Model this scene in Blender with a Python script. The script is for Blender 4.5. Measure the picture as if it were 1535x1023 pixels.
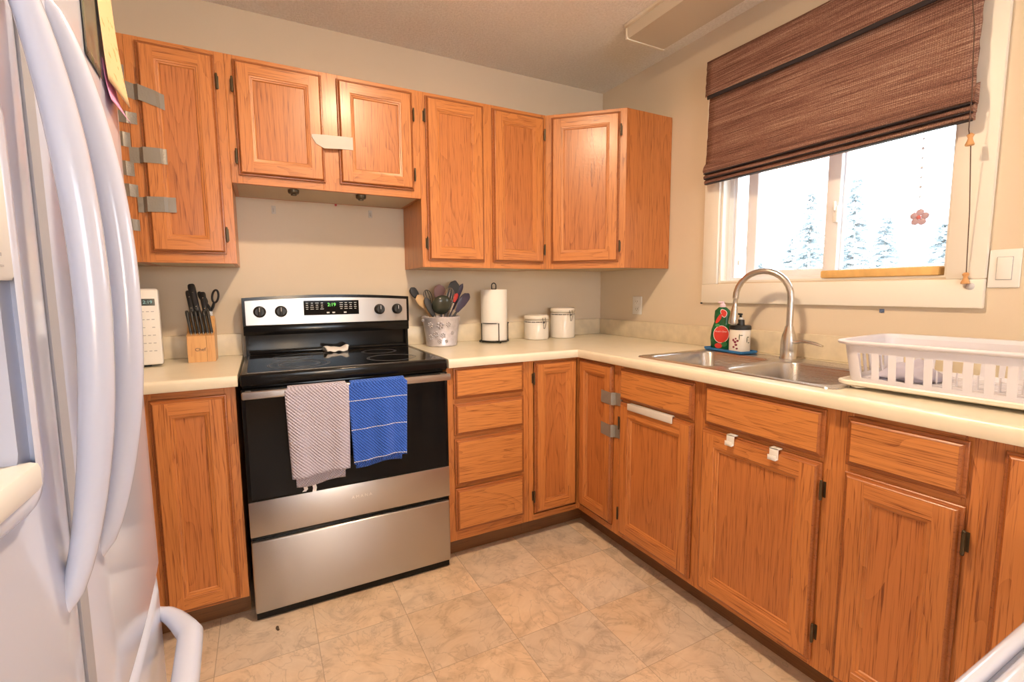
import bpy, bmesh, math, random
from mathutils import Vector, Matrix
PI = math.pi
for o in list(bpy.data.objects): bpy.data.objects.remove(o)
SC = bpy.context.scene
COL = SC.collection

# ---------------------------------------------------------------- camera, world, lights, exposure
cam_d = bpy.data.cameras.new('camera'); cam = bpy.data.objects.new('camera', cam_d); COL.objects.link(cam)
cam_d.sensor_width = 36; cam_d.lens = 36 * 711.0 / 1535; cam_d.clip_start = 0.02
def cam_matrix(loc, yaw, pitch, roll):
    y, p, r = [math.radians(a) for a in (yaw, pitch, roll)]
    f = Vector((math.sin(y) * math.cos(p), math.cos(y) * math.cos(p), math.sin(p)))
    rt = Vector((math.cos(y), -math.sin(y), 0)); up = rt.cross(f)
    c, s = math.cos(r), math.sin(r)
    R_, U_ = c * rt + s * up, -s * rt + c * up
    m = Matrix((R_, U_, -f)).transposed().to_4x4(); m.translation = loc
    return m
cam.matrix_world = cam_matrix(Vector((-1.9727, -2.4928, 1.1949)), 27.7925, -6.0125, -0.4254)
SC.camera = cam

w = bpy.data.worlds.new('sky'); SC.world = w; w.use_nodes = True
bg = w.node_tree.nodes['Background']; bg.inputs[0].default_value = (0.80, 0.90, 1.0, 1); bg.inputs[1].default_value = 11.0

def portal(name, loc, rot, sx, sy):
    l = bpy.data.lights.new(name, 'AREA'); l.shape = 'RECTANGLE'; l.size = sx; l.size_y = sy
    l.cycles.is_portal = True
    o = bpy.data.objects.new(name, l); COL.objects.link(o); o.location = loc; o.rotation_euler = rot
portal('window_portal', (0.16, -1.345, 1.68), (0, PI / 2, 0), 0.95, 0.95)
portal('rear_fill_portal', (-1.55, -5.72, 1.55), (-PI / 2, 0, 0), 1.9, 1.2)  # guides sky light through the added rear window

vs = SC.view_settings
vs.view_transform = 'Standard'; vs.look = 'None'; vs.gamma = 1.0; vs.use_curve_mapping = False
vs.exposure = 0.18
LAMP = 850.0
FILL_GLOBE = 58.0  # strength of the fill globe added behind the camera
LAMP_COL = (1.0, 0.73, 0.47)

# ---------------------------------------------------------------- materials
def lin(r, g, b):
    f = lambda c: (c / 255) / 12.92 if c <= 10 else ((c / 255 + 0.055) / 1.055) ** 2.4
    return (f(r), f(g), f(b), 1)
def new_mat(name):
    m = bpy.data.materials.new(name); m.use_nodes = True
    nt = m.node_tree
    return m, nt, nt.nodes['Principled BSDF']
def N(nt, t, **kw):
    n = nt.nodes.new(t)
    for k, v in kw.items(): setattr(n, k, v)
    return n
def L(nt, a, b): nt.links.new(a, b)
def setb(b, **kw):
    names = dict(rough='Roughness', metal='Metallic', spec='Specular IOR Level', coat='Coat Weight', coatr='Coat Roughness',
                 trans='Transmission Weight', ior='IOR', aniso='Anisotropic', sheen='Sheen Weight', sss='Subsurface Weight', emis='Emission Strength')
    for k, v in kw.items(): b.inputs[names[k]].default_value = v
def plain(name, col, rough=0.5, bump=0, bscale=200, var=0.0, vscale=8, **kw):
    m, nt, b = new_mat(name)
    col = col if len(col) == 4 else (*col, 1)
    b.inputs['Base Color'].default_value = col; setb(b, rough=rough, **kw)
    tc = N(nt, 'ShaderNodeTexCoord')
    if var:
        n = N(nt, 'ShaderNodeTexNoise'); n.inputs['Scale'].default_value = vscale; n.inputs['Detail'].default_value = 4
        L(nt, tc.outputs['Object'], n.inputs['Vector'])
        r = N(nt, 'ShaderNodeValToRGB')
        r.color_ramp.elements[0].position = 0.3; r.color_ramp.elements[1].position = 0.7
        r.color_ramp.elements[0].color = tuple(c * (1 - var) for c in col[:3]) + (1,)
        r.color_ramp.elements[1].color = tuple(min(1, c * (1 + var)) for c in col[:3]) + (1,)
        L(nt, n.outputs['Fac'], r.inputs['Fac']); L(nt, r.outputs['Color'], b.inputs['Base Color'])
    if bump:
        n = N(nt, 'ShaderNodeTexNoise'); n.inputs['Scale'].default_value = bscale; n.inputs['Detail'].default_value = 3
        L(nt, tc.outputs['Object'], n.inputs['Vector'])
        bp = N(nt, 'ShaderNodeBump'); bp.inputs['Strength'].default_value = bump; bp.inputs['Distance'].default_value = 0.002
        L(nt, n.outputs['Fac'], bp.inputs['Height']); L(nt, bp.outputs['Normal'], b.inputs['Normal'])
    return m
def mathn(nt, op, a, b=None, c=None):
    n = N(nt, 'ShaderNodeMath', operation=op)
    for i, v in enumerate((a, b, c)):
        if v is None: continue
        if isinstance(v, (int, float)): n.inputs[i].default_value = v
        else: L(nt, v, n.inputs[i])
    return n.outputs[0]
def ramp(nt, fac, stops):
    r = N(nt, 'ShaderNodeValToRGB'); e = r.color_ramp.elements
    while len(e) < len(stops): e.new(0.5)
    for i, (p, c) in enumerate(stops): e[i].position = p; e[i].color = c if len(c) == 4 else (*c, 1)
    L(nt, fac, r.inputs['Fac']); return r.outputs['Color']

def oak(name, axis, rings=9.0, wide=5.0, light=(0.58, 0.218, 0.060), dark=(0.22, 0.056, 0.013)):
    """oak with the grain along an object axis; rings = strength of the cathedral figure"""
    m, nt, b = new_mat(name)
    tc = N(nt, 'ShaderNodeTexCoord'); oi = N(nt, 'ShaderNodeObjectInfo')
    off = N(nt, 'ShaderNodeVectorMath', operation='SCALE'); off.inputs[0].default_value = (37, 53, 71); L(nt, oi.outputs['Random'], off.inputs['Scale'])
    add = N(nt, 'ShaderNodeVectorMath', operation='ADD'); L(nt, tc.outputs['Object'], add.inputs[0]); L(nt, off.outputs[0], add.inputs[1])
    def stretched(across, along, detail, dist=0.0):
        mp = N(nt, 'ShaderNodeVectorMath', operation='MULTIPLY')
        mp.inputs[1].default_value = (along, across, across) if axis == 'X' else (across, across, along)
        L(nt, add.outputs[0], mp.inputs[0])
        n = N(nt, 'ShaderNodeTexNoise'); n.inputs['Scale'].default_value = 1; n.inputs['Detail'].default_value = detail
        n.inputs['Distortion'].default_value = dist
        L(nt, mp.outputs[0], n.inputs['Vector']); return n.outputs['Fac']
    big = stretched(wide, wide * 0.13, 2.0, 0.5)
    fr = mathn(nt, 'FRACT', mathn(nt, 'MULTIPLY', big, rings * 2.4))
    ring = mathn(nt, 'POWER', fr, 3.0)
    pores = stretched(520, 10, 2)
    lines = stretched(190, 1.8, 3)
    tint = stretched(4, 0.5, 2)
    def step(v, lo, hi):
        mr = N(nt, 'ShaderNodeMapRange', interpolation_type='SMOOTHSTEP'); mr.inputs['From Min'].default_value = lo; mr.inputs['From Max'].default_value = hi
        L(nt, v, mr.inputs['Value']); return mr.outputs['Result']
    pd = step(pores, 0.50, 0.66)
    f = mathn(nt, 'MULTIPLY', ring, mathn(nt, 'ADD', mathn(nt, 'MULTIPLY', pd, 0.55), 0.20))
    f = mathn(nt, 'ADD', f, mathn(nt, 'MULTIPLY', pd, mathn(nt, 'ADD', mathn(nt, 'MULTIPLY', step(lines, 0.40, 0.62), 0.42), 0.10)))
    f = mathn(nt, 'ADD', f, mathn(nt, 'MULTIPLY', mathn(nt, 'SUBTRACT', lines, 0.45), 0.55))
    f = mathn(nt, 'ADD', f, mathn(nt, 'MULTIPLY', mathn(nt, 'SUBTRACT', tint, 0.5), 0.22))
    f = mathn(nt, 'ADD', f, mathn(nt, 'MULTIPLY', mathn(nt, 'SUBTRACT', oi.outputs['Random'], 0.5), 0.12))
    colr = ramp(nt, f, [(0.0, light), (0.32, tuple(0.66 * a + 0.34 * c for a, c in zip(light, dark))), (0.95, dark)])
    L(nt, colr, b.inputs['Base Color'])
    bp = N(nt, 'ShaderNodeBump'); bp.inputs['Strength'].default_value = 0.12; bp.inputs['Distance'].default_value = 0.001
    L(nt, pores, bp.inputs['Height']); L(nt, bp.outputs['Normal'], b.inputs['Normal'])
    setb(b, rough=0.36, coat=0.25, coatr=0.22)
    return m
OAK_V = oak('oak_vertical_grain', 'Z', 5, 9)
OAK_H = oak('oak_horizontal_grain', 'X', 5, 9)
OAK_PANEL = oak('oak_panel_figure', 'Z', 10, 5, light=(0.53, 0.188, 0.053), dark=(0.19, 0.046, 0.011))
OAK_DRAWER = oak('oak_drawer_figure', 'X', 8, 6, light=(0.60, 0.235, 0.064), dark=(0.21, 0.058, 0.014))
OAK_EDGE = oak('oak_shaded_routed_edge', 'X', 4, 8, light=(0.36, 0.115, 0.03), dark=(0.20, 0.055, 0.014))  # routed lip darkened for stain build-up, with edge shading in the colour
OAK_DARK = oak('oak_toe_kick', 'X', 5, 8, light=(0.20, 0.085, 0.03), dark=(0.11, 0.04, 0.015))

def wall_mat(name, col):
    return plain(name, col, rough=0.75, bump=0.12, bscale=260, var=0.025, vscale=1.6)
WALL = wall_mat('beige_wall_paint', (0.69, 0.59, 0.46))
TRIM = plain('cream_trim_paint', (0.82, 0.785, 0.71), rough=0.4)
def ceiling_mat():
    m, nt, b = new_mat('popcorn_ceiling')
    setb(b, rough=0.95)
    tc = N(nt, 'ShaderNodeTexCoord')
    v = N(nt, 'ShaderNodeTexVoronoi'); v.inputs['Scale'].default_value = 130; L(nt, tc.outputs['Object'], v.inputs['Vector'])
    n = N(nt, 'ShaderNodeTexNoise'); n.inputs['Scale'].default_value = 90; n.inputs['Detail'].default_value = 5; L(nt, tc.outputs['Object'], n.inputs['Vector'])
    h = mathn(nt, 'ADD', mathn(nt, 'MULTIPLY', v.outputs['Distance'], -0.7), n.outputs['Fac'])
    bp = N(nt, 'ShaderNodeBump'); bp.inputs['Strength'].default_value = 0.7; bp.inputs['Distance'].default_value = 0.006
    L(nt, h, bp.inputs['Height']); L(nt, bp.outputs['Normal'], b.inputs['Normal'])
    L(nt, ramp(nt, n.outputs['Fac'], [(0.3, (0.80, 0.765, 0.72)), (0.65, (0.90, 0.87, 0.83))]), b.inputs['Base Color'])
    return m
CEIL = ceiling_mat()
def floor_mat():
    m, nt, b = new_mat('stone_vinyl_tile')
    tc = N(nt, 'ShaderNodeTexCoord'); sp = N(nt, 'ShaderNodeSeparateXYZ'); L(nt, tc.outputs['Object'], sp.inputs[0])
    T = 0.305
    gx = mathn(nt, 'DIVIDE', mathn(nt, 'ADD', sp.outputs[0], 0.642 + T * 40), T)
    gy = mathn(nt, 'DIVIDE', mathn(nt, 'ADD', sp.outputs[1], 1.152 + T * 40), T)
    def edge(g):
        f = mathn(nt, 'FRACT', g)
        d = mathn(nt, 'MINIMUM', f, mathn(nt, 'SUBTRACT', 1.0, f))
        return mathn(nt, 'LESS_THAN', d, 0.0042)
    seam = mathn(nt, 'MAXIMUM', edge(gx), edge(gy))
    cb = N(nt, 'ShaderNodeCombineXYZ'); L(nt, mathn(nt, 'FLOOR', gx), cb.inputs[0]); L(nt, mathn(nt, 'FLOOR', gy), cb.inputs[1])
    wn = N(nt, 'ShaderNodeTexWhiteNoise', noise_dimensions='2D'); L(nt, cb.outputs[0], wn.inputs['Vector'])
    offv = N(nt, 'ShaderNodeVectorMath', operation='SCALE'); L(nt, wn.outputs['Color'], offv.inputs[0]); offv.inputs['Scale'].default_value = 40
    av = N(nt, 'ShaderNodeVectorMath', operation='ADD'); L(nt, tc.outputs['Object'], av.inputs[0]); L(nt, offv.outputs[0], av.inputs[1])
    n1 = N(nt, 'ShaderNodeTexNoise'); n1.inputs['Scale'].default_value = 7; n1.inputs['Detail'].default_value = 9; n1.inputs['Distortion'].default_value = 1.8; n1.inputs['Roughness'].default_value = 0.62
    L(nt, av.outputs[0], n1.inputs['Vector'])
    n2 = N(nt, 'ShaderNodeTexNoise'); n2.inputs['Scale'].default_value = 4.5; n2.inputs['Detail'].default_value = 6; n2.inputs['Distortion'].default_value = 3.5
    L(nt, av.outputs[0], n2.inputs['Vector'])
    n3 = N(nt, 'ShaderNodeTexNoise'); n3.inputs['Scale'].default_value = 2.2; n3.inputs['Detail'].default_value = 3; L(nt, av.outputs[0], n3.inputs['Vector'])
    c1 = ramp(nt, n1.outputs['Fac'], [(0.32, (0.40, 0.29, 0.195)), (0.5, (0.66, 0.505, 0.36)), (0.72, (0.78, 0.63, 0.475))])
    c3 = ramp(nt, n3.outputs['Fac'], [(0.35, (0.55, 0.50, 0.45)), (0.6, (0.74, 0.54, 0.36))])
    mx = N(nt, 'ShaderNodeMix', data_type='RGBA'); mx.inputs[0].default_value = 0.38; L(nt, c1, mx.inputs[6]); L(nt, c3, mx.inputs[7])
    vein = mathn(nt, 'ABSOLUTE', mathn(nt, 'SUBTRACT', n2.outputs['Fac'], 0.5))
    vf = ramp(nt, vein, [(0.0, (0.30, 0.30, 0.30)), (0.022, (0, 0, 0))])
    mv = N(nt, 'ShaderNodeMix', data_type='RGBA'); L(nt, vf, mv.inputs[0]); L(nt, mx.outputs[2], mv.inputs[6]); mv.inputs[7].default_value = (0.24, 0.18, 0.13, 1)
    tl = mathn(nt, 'ADD', mathn(nt, 'MULTIPLY', wn.outputs['Value'], 0.16), 0.92)
    sc_ = N(nt, 'ShaderNodeVectorMath', operation='SCALE'); L(nt, mv.outputs[2], sc_.inputs[0]); L(nt, tl, sc_.inputs['Scale'])
    ms = N(nt, 'ShaderNodeMix', data_type='RGBA'); L(nt, mathn(nt, 'MULTIPLY', seam, 0.55), ms.inputs[0]); L(nt, sc_.outputs[0], ms.inputs[6]); ms.inputs[7].default_value = (0.25, 0.19, 0.14, 1)
    L(nt, ms.outputs[2], b.inputs['Base Color'])
    bp = N(nt, 'ShaderNodeBump'); bp.inputs['Strength'].default_value = 0.25; bp.inputs['Distance'].default_value = 0.002
    L(nt, mathn(nt, 'SUBTRACT', n1.outputs['Fac'], seam), bp.inputs['Height']); L(nt, bp.outputs['Normal'], b.inputs['Normal'])
    setb(b, rough=0.42, spec=0.4)
    return m
FLOOR = floor_mat()
LAMI = plain('cream_laminate', (0.80, 0.735, 0.59), rough=0.3, var=0.035, vscale=14)
LAMI_S = plain('mottled_cream_laminate', (0.72, 0.635, 0.485), rough=0.32, var=0.09, vscale=18)

def brushed(name, col, axis, rough=0.3):
    m, nt, b = new_mat(name)
    b.inputs['Base Color'].default_value = (*col, 1); setb(b, metal=1.0, rough=rough, aniso=0.75)
    tc = N(nt, 'ShaderNodeTexCoord'); mp = N(nt, 'ShaderNodeVectorMath', operation='MULTIPLY')
    mp.inputs[1].default_value = dict(X=(3, 900, 900), Y=(900, 3, 900), Z=(900, 900, 3))[axis]
    L(nt, tc.outputs['Object'], mp.inputs[0])
    n = N(nt, 'ShaderNodeTexNoise'); n.inputs['Scale'].default_value = 1; n.inputs['Detail'].default_value = 2; L(nt, mp.outputs[0], n.inputs['Vector'])
    bp = N(nt, 'ShaderNodeBump'); bp.inputs['Strength'].default_value = 0.10; bp.inputs['Distance'].default_value = 0.0006
    L(nt, n.outputs['Fac'], bp.inputs['Height']); L(nt, bp.outputs['Normal'], b.inputs['Normal'])
    L(nt, mathn(nt, 'ADD', mathn(nt, 'MULTIPLY', n.outputs['Fac'], 0.12), rough - 0.06), b.inputs['Roughness'])
    tg = N(nt, 'ShaderNodeTangent', direction_type='RADIAL', axis='Z'); 
    if axis != 'Z':
        cx = N(nt, 'ShaderNodeCombineXYZ'); cx.inputs['XYZ'.index(axis)].default_value = 1
        vt = N(nt, 'ShaderNodeVectorTransform', vector_type='VECTOR', convert_from='OBJECT', convert_to='WORLD'); L(nt, cx.outputs[0], vt.inputs[0])
        L(nt, vt.outputs[0], b.inputs['Tangent']); b.inputs['Anisotropic Rotation'].default_value = 0.25
    return m
STEEL = brushed('brushed_stainless', (0.50, 0.485, 0.475), 'X', 0.34)
SINK = brushed('satin_sink_steel', (0.62, 0.60, 0.58), 'Y', 0.28)
NICKEL = plain('brushed_nickel', (0.66, 0.63, 0.59), rough=0.26, metal=1.0)
CHROME = plain('chrome_wire', (0.75, 0.75, 0.75), rough=0.15, metal=1.0)
BLACKGLASS = plain('black_ceramic_glass', (0.006, 0.006, 0.007), rough=0.05, spec=0.14)
BLACK = plain('black_enamel', (0.006, 0.006, 0.0065), rough=0.15, spec=0.25)
BLACKP = plain('black_plastic', (0.016, 0.016, 0.017), rough=0.42)
IRON = plain('black_wire', (0.03, 0.028, 0.026), rough=0.45, metal=0.6)
HINGE = plain('aged_bronze_hinge', (0.10, 0.075, 0.045), rough=0.4, metal=0.7)
FRIDGE = plain('white_fridge_enamel', (0.54, 0.59, 0.75), rough=0.22, coat=0.5, coatr=0.12)
FRIDGE_G = plain('grey_white_fridge_plastic', (0.72, 0.73, 0.72), rough=0.4)
GASKET = plain('grey_gasket', (0.32, 0.33, 0.36), rough=0.6)
WHITEP = plain('white_plastic', (0.80, 0.79, 0.77), rough=0.35)
VINYL = plain('white_vinyl_frame', (0.84, 0.86, 0.91), rough=0.35)
CERAMIC = plain('white_glazed_ceramic', (0.80, 0.76, 0.70), rough=0.12)
PAPER = plain('white_paper_towel', (0.86, 0.84, 0.81), rough=0.9, bump=0.3, bscale=300)
DARKLINE = plain('dark_printed_line', (0.05, 0.05, 0.055), rough=0.5)
GREYPRINT = plain('grey_print', (0.42, 0.43, 0.46), rough=0.5)
WHITEPRINT = plain('white_print', (0.7, 0.7, 0.7), rough=0.5)
def emit(name, col, s):
    m, nt, b = new_mat(name); b.inputs['Base Color'].default_value = (0, 0, 0, 1)
    b.inputs['Emission Color'].default_value = (*col, 1); setb(b, emis=s); return m
LED = emit('green_clock_digits', (0.25, 1.0, 0.15), 1.2)
LCD = plain('dark_lcd', (0.02, 0.03, 0.03), rough=0.15)
LEDC = emit('pale_clock_digits', (0.5, 0.9, 0.8), 0.5)
def duct():
    m = plain('silver_duct_tape', (0.27, 0.25, 0.225), rough=0.36, metal=0.3, bump=0.5, bscale=160)
    return m
DUCT = duct()
MASK = plain('pale_silver_tape', (0.52, 0.50, 0.46), rough=0.45, metal=0.0, bump=0.5, bscale=140)
def glass_mat():
    m = bpy.data.materials.new('window_glass'); m.use_nodes = True; nt = m.node_tree
    nt.nodes.remove(nt.nodes['Principled BSDF'])
    t = N(nt, 'ShaderNodeBsdfTransparent'); g = N(nt, 'ShaderNodeBsdfGlossy'); g.inputs['Roughness'].default_value = 0.0
    fr = N(nt, 'ShaderNodeFresnel'); fr.inputs['IOR'].default_value = 1.45
    mx = N(nt, 'ShaderNodeMixShader'); L(nt, fr.outputs[0], mx.inputs[0]); L(nt, t.outputs[0], mx.inputs[1]); L(nt, g.outputs[0], mx.inputs[2])
    L(nt, mx.outputs[0], nt.nodes['Material Output'].inputs[0]); return m
GLASS = glass_mat()
def towel(name, col, col2, k):
    """honeycomb terry: diagonal dotted weave in bump and a slight tint of the yarn"""
    m, nt, b = new_mat(name); setb(b, rough=0.95, sheen=0.1)
    tc = N(nt, 'ShaderNodeTexCoord'); sp = N(nt, 'ShaderNodeSeparateXYZ'); L(nt, tc.outputs['UV'], sp.inputs[0])
    a = mathn(nt, 'SINE', mathn(nt, 'MULTIPLY', mathn(nt, 'ADD', sp.outputs[0], sp.outputs[1]), k))
    c = mathn(nt, 'SINE', mathn(nt, 'MULTIPLY', mathn(nt, 'SUBTRACT', sp.outputs[0], sp.outputs[1]), k * 1.25))
    n = N(nt, 'ShaderNodeTexNoise'); n.inputs['Scale'].default_value = 900; L(nt, tc.outputs['Object'], n.inputs['Vector'])
    h = mathn(nt, 'ADD', mathn(nt, 'MULTIPLY', a, 0.6), mathn(nt, 'MULTIPLY', c, 0.35))
    h2 = mathn(nt, 'ADD', h, mathn(nt, 'MULTIPLY', n.outputs['Fac'], 0.8))
    f = mathn(nt, 'ADD', mathn(nt, 'MULTIPLY', h, 0.35), 0.5)
    L(nt, ramp(nt, f, [(0.15, col2), (0.8, col)]), b.inputs['Base Color'])
    bp = N(nt, 'ShaderNodeBump'); bp.inputs['Strength'].default_value = 0.75; bp.inputs['Distance'].default_value = 0.0035
    L(nt, h2, bp.inputs['Height']); L(nt, bp.outputs['Normal'], b.inputs['Normal'])
    return m
TOWEL_G = towel('grey_terry', (0.59, 0.55, 0.67), (0.50, 0.465, 0.575), 520)
TOWEL_B = towel('blue_terry', (0.045, 0.165, 0.74), (0.022, 0.095, 0.52), 520)
def reed():
    m, nt, b = new_mat('woven_brown_reed'); setb(b, rough=0.7)
    tc = N(nt, 'ShaderNodeTexCoord')
    def nz(v, d):
        mp = N(nt, 'ShaderNodeVectorMath', operation='MULTIPLY'); mp.inputs[1].default_value = v; L(nt, tc.outputs['Object'], mp.inputs[0])
        n = N(nt, 'ShaderNodeTexNoise'); n.inputs['Scale'].default_value = 1; n.inputs['Detail'].default_value = d; L(nt, mp.outputs[0], n.inputs['Vector'])
        return n.outputs['Fac']
    lines = nz((40, 5, 640), 2); bands = nz((6, 1.0, 22), 3); dots = nz((20, 420, 640), 1)
    sp = N(nt, 'ShaderNodeSeparateXYZ'); L(nt, tc.outputs['Object'], sp.inputs[0])
    thread = mathn(nt, 'GREATER_THAN', mathn(nt, 'SINE', mathn(nt, 'MULTIPLY', sp.outputs[1], 2 * PI / 0.0065)), 0.75)
    f = mathn(nt, 'ADD', mathn(nt, 'MULTIPLY', lines, 0.72), mathn(nt, 'MULTIPLY', bands, 0.34))
    f = mathn(nt, 'ADD', f, mathn(nt, 'MULTIPLY', dots, 0.40))
    c = ramp(nt, f, [(0.52, (0.05, 0.022, 0.018)), (0.66, (0.17, 0.068, 0.048)), (0.78, (0.29, 0.145, 0.105)), (0.92, (0.55, 0.38, 0.29))])
    mx = N(nt, 'ShaderNodeMix', data_type='RGBA'); L(nt, mathn(nt, 'MULTIPLY', thread, 0.35), mx.inputs[0]); L(nt, c, mx.inputs[6]); mx.inputs[7].default_value = (0.07, 0.03, 0.025, 1)
    L(nt, mx.outputs[2], b.inputs['Base Color'])
    bp = N(nt, 'ShaderNodeBump'); bp.inputs['Strength'].default_value = 0.8; bp.inputs['Distance'].default_value = 0.0025
    L(nt, mathn(nt, 'ADD', lines, mathn(nt, 'MULTIPLY', thread, 0.3)), bp.inputs['Height']); L(nt, bp.outputs['Normal'], b.inputs['Normal'])
    return m
REED = reed()
BIND = plain('dark_blind_binding', (0.025, 0.018, 0.022), rough=0.8)
KNOBWOOD = plain('pale_turned_wood', (0.62, 0.33, 0.13), rough=0.5)
BLOCKWOOD = oak('pale_knife_block_wood', 'Z', 5, 12, light=(0.72, 0.40, 0.16), dark=(0.52, 0.24, 0.08))
GALV = plain('galvanised_steel', (0.66, 0.64, 0.70), rough=0.38, metal=0.45, var=0.14, vscale=40)
LENS = plain('yellowed_light_lens', (0.60, 0.54, 0.44), rough=0.35)
RIM = plain('cream_fixture_metal', (0.84, 0.79, 0.68), rough=0.4)

# ---------------------------------------------------------------- mesh builder
class MB:
    def __init__(s): s.bm = bmesh.new(); s.uv = None
    def box(s, a, b, bev=0.0, seg=2, mat=0, m=None):
        t = bmesh.new()
        x0, y0, z0 = [min(p, q) for p, q in zip(a, b)]; x1, y1, z1 = [max(p, q) for p, q in zip(a, b)]
        v = [t.verts.new(p) for p in ((x0, y0, z0), (x1, y0, z0), (x1, y1, z0), (x0, y1, z0), (x0, y0, z1), (x1, y0, z1), (x1, y1, z1), (x0, y1, z1))]
        for f in ((0, 3, 2, 1), (4, 5, 6, 7), (0, 1, 5, 4), (1, 2, 6, 5), (2, 3, 7, 6), (3, 0, 4, 7)): t.faces.new([v[i] for i in f])
        if bev:
            bev = min(bev, 0.45 * min(x1 - x0, y1 - y0, z1 - z0))
            bmesh.ops.bevel(t, geom=list(t.edges), offset=bev, segments=seg, affect='EDGES', profile=0.5)
        return s._merge(t, mat, m)
    def _merge(s, t, mat=0, m=None):
        if m is not None: t.transform(m)
        vm = {v: s.bm.verts.new(v.co) for v in t.verts}
        for f in t.faces:
            try: nf = s.bm.faces.new([vm[v] for v in f.verts])
            except ValueError: continue
            nf.material_index = mat if mat is not None else f.material_index
        t.free(); return s
    def poly(s, pts, mat=0):
        f = s.bm.faces.new([s.bm.verts.new(p) for p in pts]); f.material_index = mat; return s
    def loft(s, loops, mat=0, cap0=True, cap1=True, closed=True, mats=None):
        """rings of equal length joined by quads"""
        R_ = [[s.bm.verts.new(p) for p in lp] for lp in loops]
        n = len(R_[0])
        for i in range(len(R_) - 1):
            for j in range(n if closed else n - 1):
                k = (j + 1) % n
                f = s.bm.faces.new((R_[i][j], R_[i][k], R_[i + 1][k], R_[i + 1][j]))
                f.material_index = mats[j] if mats else mat
        if cap0: s.bm.faces.new(list(reversed(R_[0]))).material_index = mat
        if cap1: s.bm.faces.new(R_[-1]).material_index = mat
        return s
    def prism(s, pts, z0, z1, mat=0):
        return s.loft([[(x, y, z0) for x, y in pts], [(x, y, z1) for x, y in pts]], mat)
    def lathe(s, prof, c=(0, 0, 0), seg=32, mat=0, cap0=True, cap1=True, m=None):
        t = MB()
        t.loft([[(r * math.cos(2 * PI * j / seg), r * math.sin(2 * PI * j / seg), z) for j in range(seg)] for r, z in prof], 0, cap0, cap1)
        M_ = Matrix.Translation(c) @ (m if m is not None else Matrix())
        return s._merge(t.bm, mat, M_)
    def tube(s, pts, r, seg=10, mat=0, closed=False, flat=None):
        pts = [Vector(p) for p in pts]; n = len(pts)
        rs = r if isinstance(r, (list, tuple)) else [r] * n
        tan = []
        for i in range(n):
            a = pts[(i - 1) % n] if (closed or i > 0) else pts[i]; b = pts[(i + 1) % n] if (closed or i < n - 1) else pts[i]
            tan.append((b - a).normalized())
        up = Vector((0, 0, 1)) if abs(tan[0].z) < 0.9 else Vector((0, 1, 0))
        u = tan[0].cross(up).normalized(); rings = []
        for i in range(n):
            u = (u - tan[i] * u.dot(tan[i])).normalized(); v = tan[i].cross(u)
            fx, fy = flat if flat else (1, 1)
            rings.append([pts[i] + rs[i] * (fx * math.cos(2 * PI * j / seg) * u + fy * math.sin(2 * PI * j / seg) * v) for j in range(seg)])
        if closed: rings.append(rings[0])
        return s.loft(rings, mat, not closed, not closed)
    def cyl(s, a, b, r, r2=None, seg=20, mat=0):
        return s.tube([a, b], [r, r if r2 is None else r2], seg, mat)
    def sphere(s, c, r, mat=0, seg=16, sc=(1, 1, 1)):
        t = bmesh.new(); bmesh.ops.create_uvsphere(t, u_segments=seg, v_segments=max(6, seg // 2), radius=1)
        return s._merge(t, mat, Matrix.Translation(c) @ Matrix.Diagonal((r * sc[0], r * sc[1], r * sc[2], 1)))
    def grid(s, fn, nu, nv, mat=0, uv=None):
        V = [[s.bm.verts.new(fn(i / nu, j / nv)) for j in range(nv + 1)] for i in range(nu + 1)]
        if uv and s.uv is None: s.uv = s.bm.loops.layers.uv.new('UVMap')
        for i in range(nu):
            for j in range(nv):
                idx = ((i, j), (i + 1, j), (i + 1, j + 1), (i, j + 1))
                f = s.bm.faces.new([V[a][b] for a, b in idx]); f.material_index = mat
                if uv:
                    for lp, (a, b) in zip(f.loops, idx): lp[s.uv].uv = uv(a / nu, b / nv)
        return s
    def ribbon(s, path, side, width, th, mat=0):
        """a strip of tape: path of points, side = width direction, th = thickness (towards the path's normal)"""
        side = Vector(side).normalized(); path = [Vector(p) for p in path]; n = len(path); rings = []
        for i in range(n):
            t_ = (path[min(i + 1, n - 1)] - path[max(i - 1, 0)]).normalized(); nn = t_.cross(side).normalized() * th
            a = path[i] - side * width / 2; b = path[i] + side * width / 2
            rings.append([a, b, b + nn, a + nn])
        return s.loft(rings, mat)
    def xf(s, m): s.bm.transform(m); return s
    def done(s, name, mats, parent=None, world=True, sharp=35, recalc=True):
        if not isinstance(mats, (list, tuple)): mats = [mats]
        if recalc: bmesh.ops.recalc_face_normals(s.bm, faces=s.bm.faces)
        if parent is not None and world:
            s.bm.transform(local_matrix(parent).inverted())
        me = bpy.data.meshes.new(name); s.bm.to_mesh(me); s.bm.free()
        for m in mats: me.materials.append(m)
        me.polygons.foreach_set('use_smooth', [True] * len(me.polygons)); me.set_sharp_from_angle(angle=math.radians(sharp)); me.update()
        o = bpy.data.objects.new(name, me); COL.objects.link(o)
        if parent is not None: o.parent = parent
        return o
def local_matrix(o):
    m = Matrix.Translation(o.location) @ o.rotation_euler.to_matrix().to_4x4()
    return (local_matrix(o.parent) @ m) if o.parent else m
def tag(o, label, cat, group=None, kind=None):
    o['label'] = label; o['category'] = cat
    if group: o['group'] = group
    if kind: o['kind'] = kind
    return o
def thing(name, label, cat, loc, rz=0.0, group=None):
    o = bpy.data.objects.new(name, None); COL.objects.link(o); o.empty_display_size = 0.05
    o.location = loc; o.rotation_euler = (0, 0, rz)
    return tag(o, label, cat, group)
def structure(o): o['kind'] = 'structure'; return o
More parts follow.
